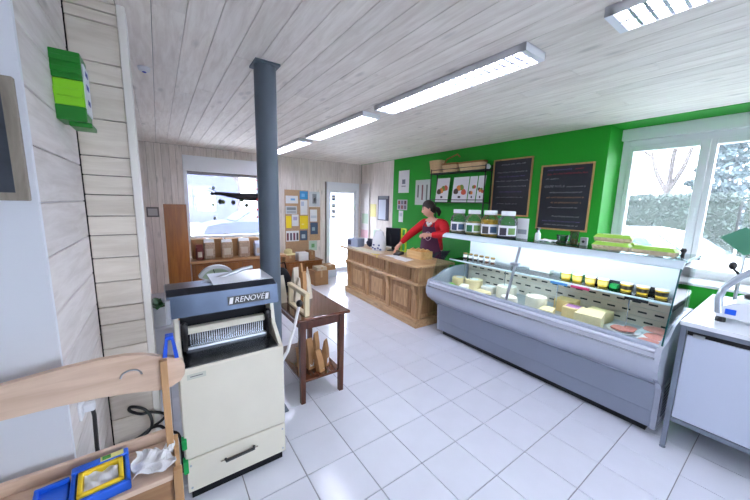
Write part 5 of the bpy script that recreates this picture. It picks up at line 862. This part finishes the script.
RD = dict(pel=(0.15, 0.11), wa=(0.125, 0.095), ch=(0.14, 0.10), uc=(0.125, 0.085), nk=0.048, hd=0.052, shR=0.062, elR=0.042, haR=0.028, shL=0.062, elL=0.042, haL=0.028, hpR=0.085, knR=0.056, anR=0.038, toR=0.035, hpL=0.085, knL=0.056, anL=0.038, toL=0.035)
ED = [('pel','wa'),('wa','ch'),('ch','uc'),('uc','nk'),('nk','hd'),('uc','shR'),('shR','elR'),('elR','haR'),('uc','shL'),('shL','elL'),('elL','haL'),('pel','hpR'),('hpR','knR'),('knR','anR'),('anR','toR'),('pel','hpL'),('hpL','knL'),('knL','anL'),('anL','toL')]
ks = list(J); body = MB().add(*skin_eval([tuple(J[k]) for k in ks], [(ks.index(a), ks.index(b)) for a, b in ED], [RD[k] for k in ks]))
# head turned towards the counter's far end and tilted down
hc = wp(0.13, 0.06, 1.635); hf = (fwd+rgt*1.15+up*(-0.40)).normalized(); hr = hf.cross(up).normalized(); hu = hr.cross(hf); hm = MB(); n, m = 28, 22; vs = []; fs = []
for j in range(m+1):
    ph = math.pi*j/m
    for i in range(n):
        t = 2*math.pi*i/n; a, b, c = math.sin(ph)*math.sin(t), math.sin(ph)*math.cos(t), -math.cos(ph)     # side, front, up
        x, y, z = 0.082*a, 0.100*b, 0.128*c
        if c < 0: x *= 1+0.22*c; y *= 1+0.10*c; y += 0.014*(-c) if b > 0 else 0
        if b > 0.5 and abs(a) < 0.32 and -0.38 < c < 0.12: y += 0.024*(1-abs(a)/0.32)*(1-abs(c+0.20)/0.32 if abs(c+0.20) < 0.32 else 0)      # nose
        if b > 0.6 and 0.05 < c < 0.28 and 0.18 < abs(a) < 0.62: y -= 0.007                                                           # eye sockets
        if b > 0.55 and abs(a) < 0.38 and -0.62 < c < -0.48: y += 0.007                                                               # lips
        vs.append(tuple(hc+hr*x+hf*y+hu*z))
for j in range(m):
    for i in range(n): fs.append((j*n+i, j*n+(i+1) % n, (j+1)*n+(i+1) % n, (j+1)*n+i))
body.add(vs, fs)
for s in (-1, 1): body.ell(tuple(hc+hr*s*0.082-hf*0.005+hu*(-0.01)), (0.016, 0.02, 0.03), 10, 8)
def hand(wr, d, palm_n, thumb, obj):
    d = d.normalized(); side = d.cross(palm_n).normalized(); pc = wr+d*0.045
    obj.tube([tuple(wr-d*0.01), tuple(wr+d*0.03), tuple(wr+d*0.085)], [0.026, 0.034, 0.031], 10)
    for k, (o, L) in enumerate(((-0.027, 0.068), (-0.009, 0.078), (0.009, 0.074), (0.026, 0.058))):
        b = wr+d*0.075+side*o; obj.tube([tuple(b), tuple(b+d*L*0.4+palm_n*0.006), tuple(b+d*L*0.75+palm_n*0.022), tuple(b+d*L*0.9+palm_n*0.040)], [0.0095, 0.009, 0.008, 0.006], 8)
    b = wr+d*0.03+side*thumb*0.028; obj.tube([tuple(b), tuple(b+d*0.022+side*thumb*0.026+palm_n*0.008), tuple(b+d*0.050+side*thumb*0.030+palm_n*0.018)], [0.013, 0.011, 0.008], 8)
dR = (haR-elR).normalized(); hand(haR, (dR+up*(-0.2)).normalized(), Vector((0, 0, -1)), 1, body)
dL = (haL-elL).normalized(); hand(haL, (dL+fwd*0.3).normalized(), (up*(-0.6)-fwd*0.5).normalized(), 1, body)
body.build('body', SKIN, pn, 60)
# face details
for s in (-1, 1):
    e = hc+hr*s*0.032+hf*0.084+hu*0.018; MB().ell(tuple(e), (0.010, 0.010, 0.007), 10, 8).build('eye', mat('eye_dark', (40, 28, 24), 0.3), pn, True)
    MB().tube([tuple(hc+hr*s*0.016+hf*0.092+hu*0.040), tuple(hc+hr*s*0.034+hf*0.089+hu*0.045), tuple(hc+hr*s*0.052+hf*0.074+hu*0.038)], 0.004, 6).build('eyebrow', HAIR, pn, True)
MB().tube([tuple(hc+hr*(-0.022)+hf*0.093-hu*0.070), tuple(hc+hf*0.101-hu*0.068), tuple(hc+hr*0.022+hf*0.093-hu*0.070)], 0.006, 8).build('lips', mat('lips', (176, 84, 84), 0.4), pn, True)
hm = MB(); vs = []; fs = []; n, m = 28, 14
for j in range(m+1):
    for i in range(n):
        t = 2*math.pi*i/n; fr = math.cos(t); lim = 0.62+(0.0 if fr > 0.55 else 0.45*(0.55-fr)/1.55*1.6); lim = min(lim, 1.12); ph = math.pi*(1-(j/m)*lim*0.62-0.0)
        a, b, c = math.sin(ph)*math.sin(t), math.sin(ph)*math.cos(t), -math.cos(ph); wv = 1+0.012*math.sin(9*t+j)
        vs.append(tuple(hc+hr*0.094*a*wv+hf*(0.109*b*wv-0.006)+hu*0.141*c))
for j in range(m):
    for i in range(n): fs.append((j*n+i, j*n+(i+1) % n, (j+1)*n+(i+1) % n, (j+1)*n+i))
hm.add(vs, fs); hb0 = hc-hf*0.10-hu*0.02
hm.tube([tuple(hb0), tuple(hb0-hf*0.03-hu*0.02), tuple(hb0-hf*0.045-hu*0.07), tuple(hb0-hf*0.03-hu*0.13)], [0.035, 0.042, 0.036, 0.012], 12); hm.build('hair', HAIR, pn, 60)
# cardigan, apron, trousers, shoes
cv = ['pel2', 'wa', 'ch', 'uc', 'shR', 'elR', 'haR', 'shL', 'elL', 'haL']; J2 = dict(J); J2['pel2'] = wp(-0.005, 0, 0.90); J2['haR'] = haR-dR*0.035; J2['haL'] = haL-dL*0.035
R2 = dict(pel2=(0.178, 0.128), wa=(0.152, 0.118), ch=(0.162, 0.120), uc=(0.140, 0.098), shR=0.082, elR=0.064, haR=0.042, shL=0.085, elL=0.070, haL=0.045)
E2 = [('pel2','wa'),('wa','ch'),('ch','uc'),('uc','shR'),('shR','elR'),('elR','haR'),('uc','shL'),('shL','elL'),('elL','haL')]
MB().add(*skin_eval([tuple(J2[k]) for k in cv], [(cv.index(a), cv.index(b)) for a, b in E2], [R2[k] for k in cv])).build('cardigan', RED, pn, 80)
def apr(u, v):
    z = 0.62+v*0.74; s = (u-.5)*2; w = 0.215 if v < 0.5 else 0.215-0.095*((v-.5)/.5)**0.9
    dep = 0.150+(0.03 if v < 0.3 else 0.012)-0.05*s*s*(w/0.2)-0.004*math.sin(7*u)*(1-v); return tuple(wp(dep+0.05*max(0, v-0.2)-0.015, s*w+0.02*v, z))
MB().sheet(apr, 16, 16, 0.0).build('apron', PURP, pn, 60); ap = pn.children[-1]
sm = ap.modifiers.new('thickness', 'SOLIDIFY'); sm.thickness = 0.006
lg = apr(0.47, 0.80); c0 = Vector(lg)+fwd*0.008; MB().tube([tuple(c0+rgt*0.062*math.cos(t)+up*0.066*math.sin(t)) for t in [2*math.pi*k/18 for k in range(19)]], 0.004, 6).tube([tuple(c0-up*0.035), tuple(c0+up*0.03)], 0.005, 6).tube([tuple(c0-rgt*0.02+up*0.01), tuple(c0), tuple(c0+rgt*0.02+up*0.015)], 0.004, 6).build('emblem', mat('pale_pink_print', (206, 170, 190), 0.7), ap)
for s in (-1, 1): MB().tube([apr(0.5+s*0.42, 1.0), tuple(wp(0.13, s*0.085+0.02, 1.43)), tuple(wp(0.06, s*0.07+0.03, 1.495)), tuple(wp(0.0, s*0.02+0.03, 1.50))], 0.009, 6).build('strap', PURP, ap, True)
MB().tube([tuple(wp(0.15, 0.06, 1.42)), tuple(wp(0.165, 0.02, 1.38)), tuple(wp(0.15, -0.03, 1.42))], [0.02, 0.03, 0.02], 8).build('white_collar', PAPER, pn, True)
tj = ['pel', 'hpR', 'knR', 'anR', 'hpL', 'knL', 'anL']; TE = [('pel','hpR'),('hpR','knR'),('knR','anR'),('pel','hpL'),('hpL','knL'),('knL','anL')]; TR = dict(pel=(0.165, 0.125), hpR=0.10, knR=0.072, anR=0.058, hpL=0.10, knL=0.072, anL=0.058)
MB().add(*skin_eval([tuple(J[k]) for k in tj], [(tj.index(a), tj.index(b)) for a, b in TE], [TR[k] for k in tj])).build('trousers', JEAN, pn, 80)
for s in (-1, 1):
    b = wp(0.05, s*0.105, 0.0); MB().ell(tuple(b+up*0.045), (0.13, 0.055, 0.044), 14, 8).build('shoe', BLACK, pn, True)

# ------------------------------------------------------------------ outside
gr = struct(MB().box((-60, YF+0.3, -0.25), (60, 90, -0.12)).box((XR+0.75, -60, -0.25), (90, YF+0.3, -0.12)).box((-60, -60, -0.25), (XR+0.75, Y0-0.3, -0.12)).build('ground', mat('pale_paving', (196, 196, 198), 0.9, noise=0.06, nscale=0.5)))
gr['label'] = 'pale paved ground outside the shop'
HG = mat('hedge_leaf', (64, 78, 72), 0.8, noise=0.3, nscale=3, var=0.0); rr = random.Random(21)
def leafy(name, label, pts_fn, n, size, m, cat, group=None, trunk=None, loc=(0, 0, 0), core=None):
    t = thing(name, loc, label, cat, group); o = MB()
    for k in range(n):
        p = Vector(pts_fn(rr)); a = Vector((rr.uniform(-1, 1), rr.uniform(-1, 1), rr.uniform(-1, 1))).normalized(); b = a.cross(Vector((rr.uniform(-1, 1), rr.uniform(-1, 1), rr.uniform(-1, 1)))).normalized(); s = size*rr.uniform(0.6, 1.4)
        o.add([p-a*s, p+b*s*0.45, p+a*s, p-b*s*0.45], [(0, 1, 2, 3)])
    f = o.build('foliage', m, t); f['kind'] = 'stuff'
    if core: core.build('branches', mat('hedge_core', (44, 56, 48), 0.9), t)
    if trunk: trunk.build('trunk', mat('grey_bark', (78, 72, 70), 0.9), t)
for k, (y0, y1, l) in enumerate(((-4.0, 0.9, 'right stretch of clipped hedge outside the window'), (1.0, 5.2, 'left stretch of clipped hedge outside the window'))):
    leafy('hedge', l, lambda r: (r.choice((11.5, 12.3, r.uniform(11.5, 12.3)))+r.gauss(0, 0.06), r.uniform(y0, y1), r.uniform(-0.1, 2.06) if r.random() < 0.75 else 2.06+r.gauss(0, 0.05)), 12000, 0.055, HG, 'hedge', 'hedges outside', None, (11.9, (y0+y1)/2, -0.12), MB().box((11.58, y0, -0.12), (12.22, y1, 1.98)))
def bare_tree(name, base, h, label, seed, r0=0.16):
    r = random.Random(seed); t = thing(name, base, label, 'tree'); o = MB()
    def grow(p, d, L, rad, lev):
        q = p+d*L*0.5+Vector((r.uniform(-1, 1), r.uniform(-1, 1), 0))*L*0.05; e = p+d*L; o.tube([p, q, e], [rad, rad*0.85, rad*0.65], 6 if lev < 2 else 4)
        if lev >= 5: return
        for k in range(3 if lev < 3 else 2):
            nd = (d+Vector((r.uniform(-1, 1), r.uniform(-1, 1), r.uniform(-0.1, 0.7)))*0.75).normalized(); grow(e-d*L*0.15*r.random(), nd, L*r.uniform(0.6, 0.8), rad*0.55, lev+1)
    grow(Vector(base), Vector((0, 0, 1)), h*0.42, r0, 0); o.build('branches', mat('grey_bark', (78, 72, 70), 0.9), t)
bare_tree('bare_tree', (14.6, 2.95, -0.12), 6.6, 'bare leafless tree behind the hedge in the left window pane', 5)
bare_tree('bare_tree', (4.9, 24, -0.12), 7.0, 'bare leafless tree far across the street', 8)
leafy('conifer', 'tall conifer behind the hedge in the right window pane', lambda r: (lambda z, a: (15.2+max(0.05, (5.6-z)*0.36)*(0.4+0.6*((z*2.2) % 1))*r.uniform(0.5, 1)*math.cos(a), 1.75+max(0.05, (5.6-z)*0.36)*(0.4+0.6*((z*2.2) % 1))*r.uniform(0.5, 1)*math.sin(a), z))(0.6+5.0*r.random()**1.3, r.uniform(0, 6.283)), 5200, 0.11, mat('conifer_needles', (76, 92, 96), 0.8), 'tree', None, MB().tube([(15.2, 1.75, -0.12), (15.2, 1.75, 5.4)], [0.14, 0.02], 8), (15.2, 1.75, -0.12))
def car(loc, rz, paint, label):
    t = thing('car', loc, label, 'car', None, rz); L = 4.1; hw = 0.86
    prof = [(-2.05, 0.30), (-2.02, 0.62), (-1.90, 0.86), (-1.55, 0.95), (-0.95, 1.00), (1.55, 1.00), (1.92, 0.90), (2.03, 0.62), (2.02, 0.30)]; cab = [(-0.95, 0.99), (-0.30, 1.40), (0.15, 1.47), (0.85, 1.44), (1.35, 1.28), (1.62, 0.99)]
    o = MB(); o.prism(prof, 'y', -hw, hw); o.build('body', paint, t, local=True)
    n = len(cab); vs = [(x, -hw*(1-(z-0.99)*0.34), z) for x, z in cab]+[(x, hw*(1-(z-0.99)*0.34), z) for x, z in cab]
    MB().add(vs, [tuple(range(n)), tuple(range(n, 2*n))[::-1]]+[(i, n+i, n+(i+1) % n, (i+1) % n) for i in range(n)]).build('cabin', paint, t, 30, local=True)
    GLS = mat('car_window', (86, 100, 112), 0.08)
    for s in (-1, 1):
        for (a, b) in ((-0.62, 0.20), (0.28, 1.15)):
            q = [(a+(0.0 if a > 0 else 0.02), 1.03), (b, 1.03), (b if b < 1 else 1.0, 1.34), (a+0.42 if a < 0 else a, 1.34)]; f = lambda z: s*(hw*(1-(z-0.99)*0.34)+0.004)
            MB().add([(x, f(z), z) for x, z in q]+[(x, f(z)-s*0.01, z) for x, z in q], [(0,1,2,3),(7,6,5,4),(0,4,5,1),(1,5,6,2),(2,6,7,3),(3,7,4,0)]).build('side_window', GLS, t, local=True)
        for xw in (-1.30, 1.28):
            MB().lathe([(0.30, -0.09), (0.32, -0.06), (0.32, 0.06), (0.30, 0.09)], (xw, s*(hw-0.07), 0.32), 24, 'y').build('wheel', BLACK, t, 40, local=True); MB().lathe([(0.19, -0.1), (0.19, 0.1)], (xw, s*(hw-0.07), 0.32), 18, 'y').build('hub', ALU, t, 40, local=True)
        MB().rbox((-2.06, s*0.62-0.14, 0.62), (-1.98, s*0.62+0.14, 0.74), 0.02).build('headlamp', mat('lamp_glass', (220, 226, 230), 0.1), t, local=True); MB().rbox((1.97, s*0.66-0.12, 0.62), (2.045, s*0.66+0.12, 0.80), 0.02).build('tail_lamp', mat('red_lamp', (190, 20, 30), 0.2), t, local=True)
    MB().add([(-0.90, -0.72, 1.035), (-0.90, 0.72, 1.035), (-0.33, 0.64, 1.395), (-0.33, -0.64, 1.395), (-0.92, -0.72, 1.045), (-0.92, 0.72, 1.045), (-0.35, 0.64, 1.405), (-0.35, -0.64, 1.405)], [(0,1,2,3),(7,6,5,4),(0,4,5,1),(1,5,6,2),(2,6,7,3),(3,7,4,0)]).build('windscreen', GLS, t, local=True)
car((8.1, 1.75, -0.12), math.radians(78), mat('white_car_paint', (228, 230, 234), 0.2), 'white car parked outside the right window')
car((3.2, 13.2, -0.12), math.radians(4), mat('silver_blue_car_paint', (56, 62, 96), 0.25), 'silver blue car in the street outside the shop window')
def house(x0, x1, y, h, wall, label, dy=7):
    t = thing('house', ((x0+x1)/2, y, -0.12), label, 'house'); MB().box((x0, y, -0.12), (x1, y+dy, h)).build('wall', wall, t); MB().prism([(x0-0.4, h), (x1+0.4, h), ((x0+x1)/2, h+2.4)], 'y', y-0.4, y+dy+0.4).build('roof', mat('slate_roof', (140, 146, 156), 0.8), t)
    for k in range(max(1, int((x1-x0)/2.6))):
        for z in (0.9, 3.6):
            if z+1.3 > h: continue
            a = x0+0.8+k*2.6; f = MB().box((a-0.06, y-0.05, z-0.06), (a+1.16, y, z+1.36)).build('window', PVC, t); MB().box((a, y-0.055, z), (a+0.52, y-0.045, z+1.3)).build('pane', mat('far_pane', (150, 164, 182), 0.2), f); MB().box((a+0.58, y-0.055, z), (a+1.1, y-0.045, z+1.3)).build('pane', mat('far_pane', (150, 164, 182), 0.2), f)
house(-3.5, 5.5, 27, 5.4, mat('pale_render', (70, 74, 104), 0.9), 'pale rendered house across the street behind the shop window'); house(9.5, 19, 31, 5.2, mat('cream_render', (110, 112, 120), 0.9), 'cream house far beyond the glass door')

# small smoke detector on the ceiling beside the pier
sd = atz(144, 70, ZC-0.02); dt = thing('smoke_detector', (sd.x, sd.y, ZC-0.03), 'small round white detector with blue lens on the ceiling by the pier', 'detector')
MB().lathe([(0.020, ZC-0.032), (0.034, ZC-0.024), (0.038, ZC-0.002)], (sd.x, sd.y, 0), 20).build('housing', WHITE, dt, True); MB().lathe([(0.012, ZC-0.036), (0.012, ZC-0.031)], (sd.x, sd.y, 0), 14).build('lens', mat('blue_lens', (50, 70, 190), 0.2), dt)
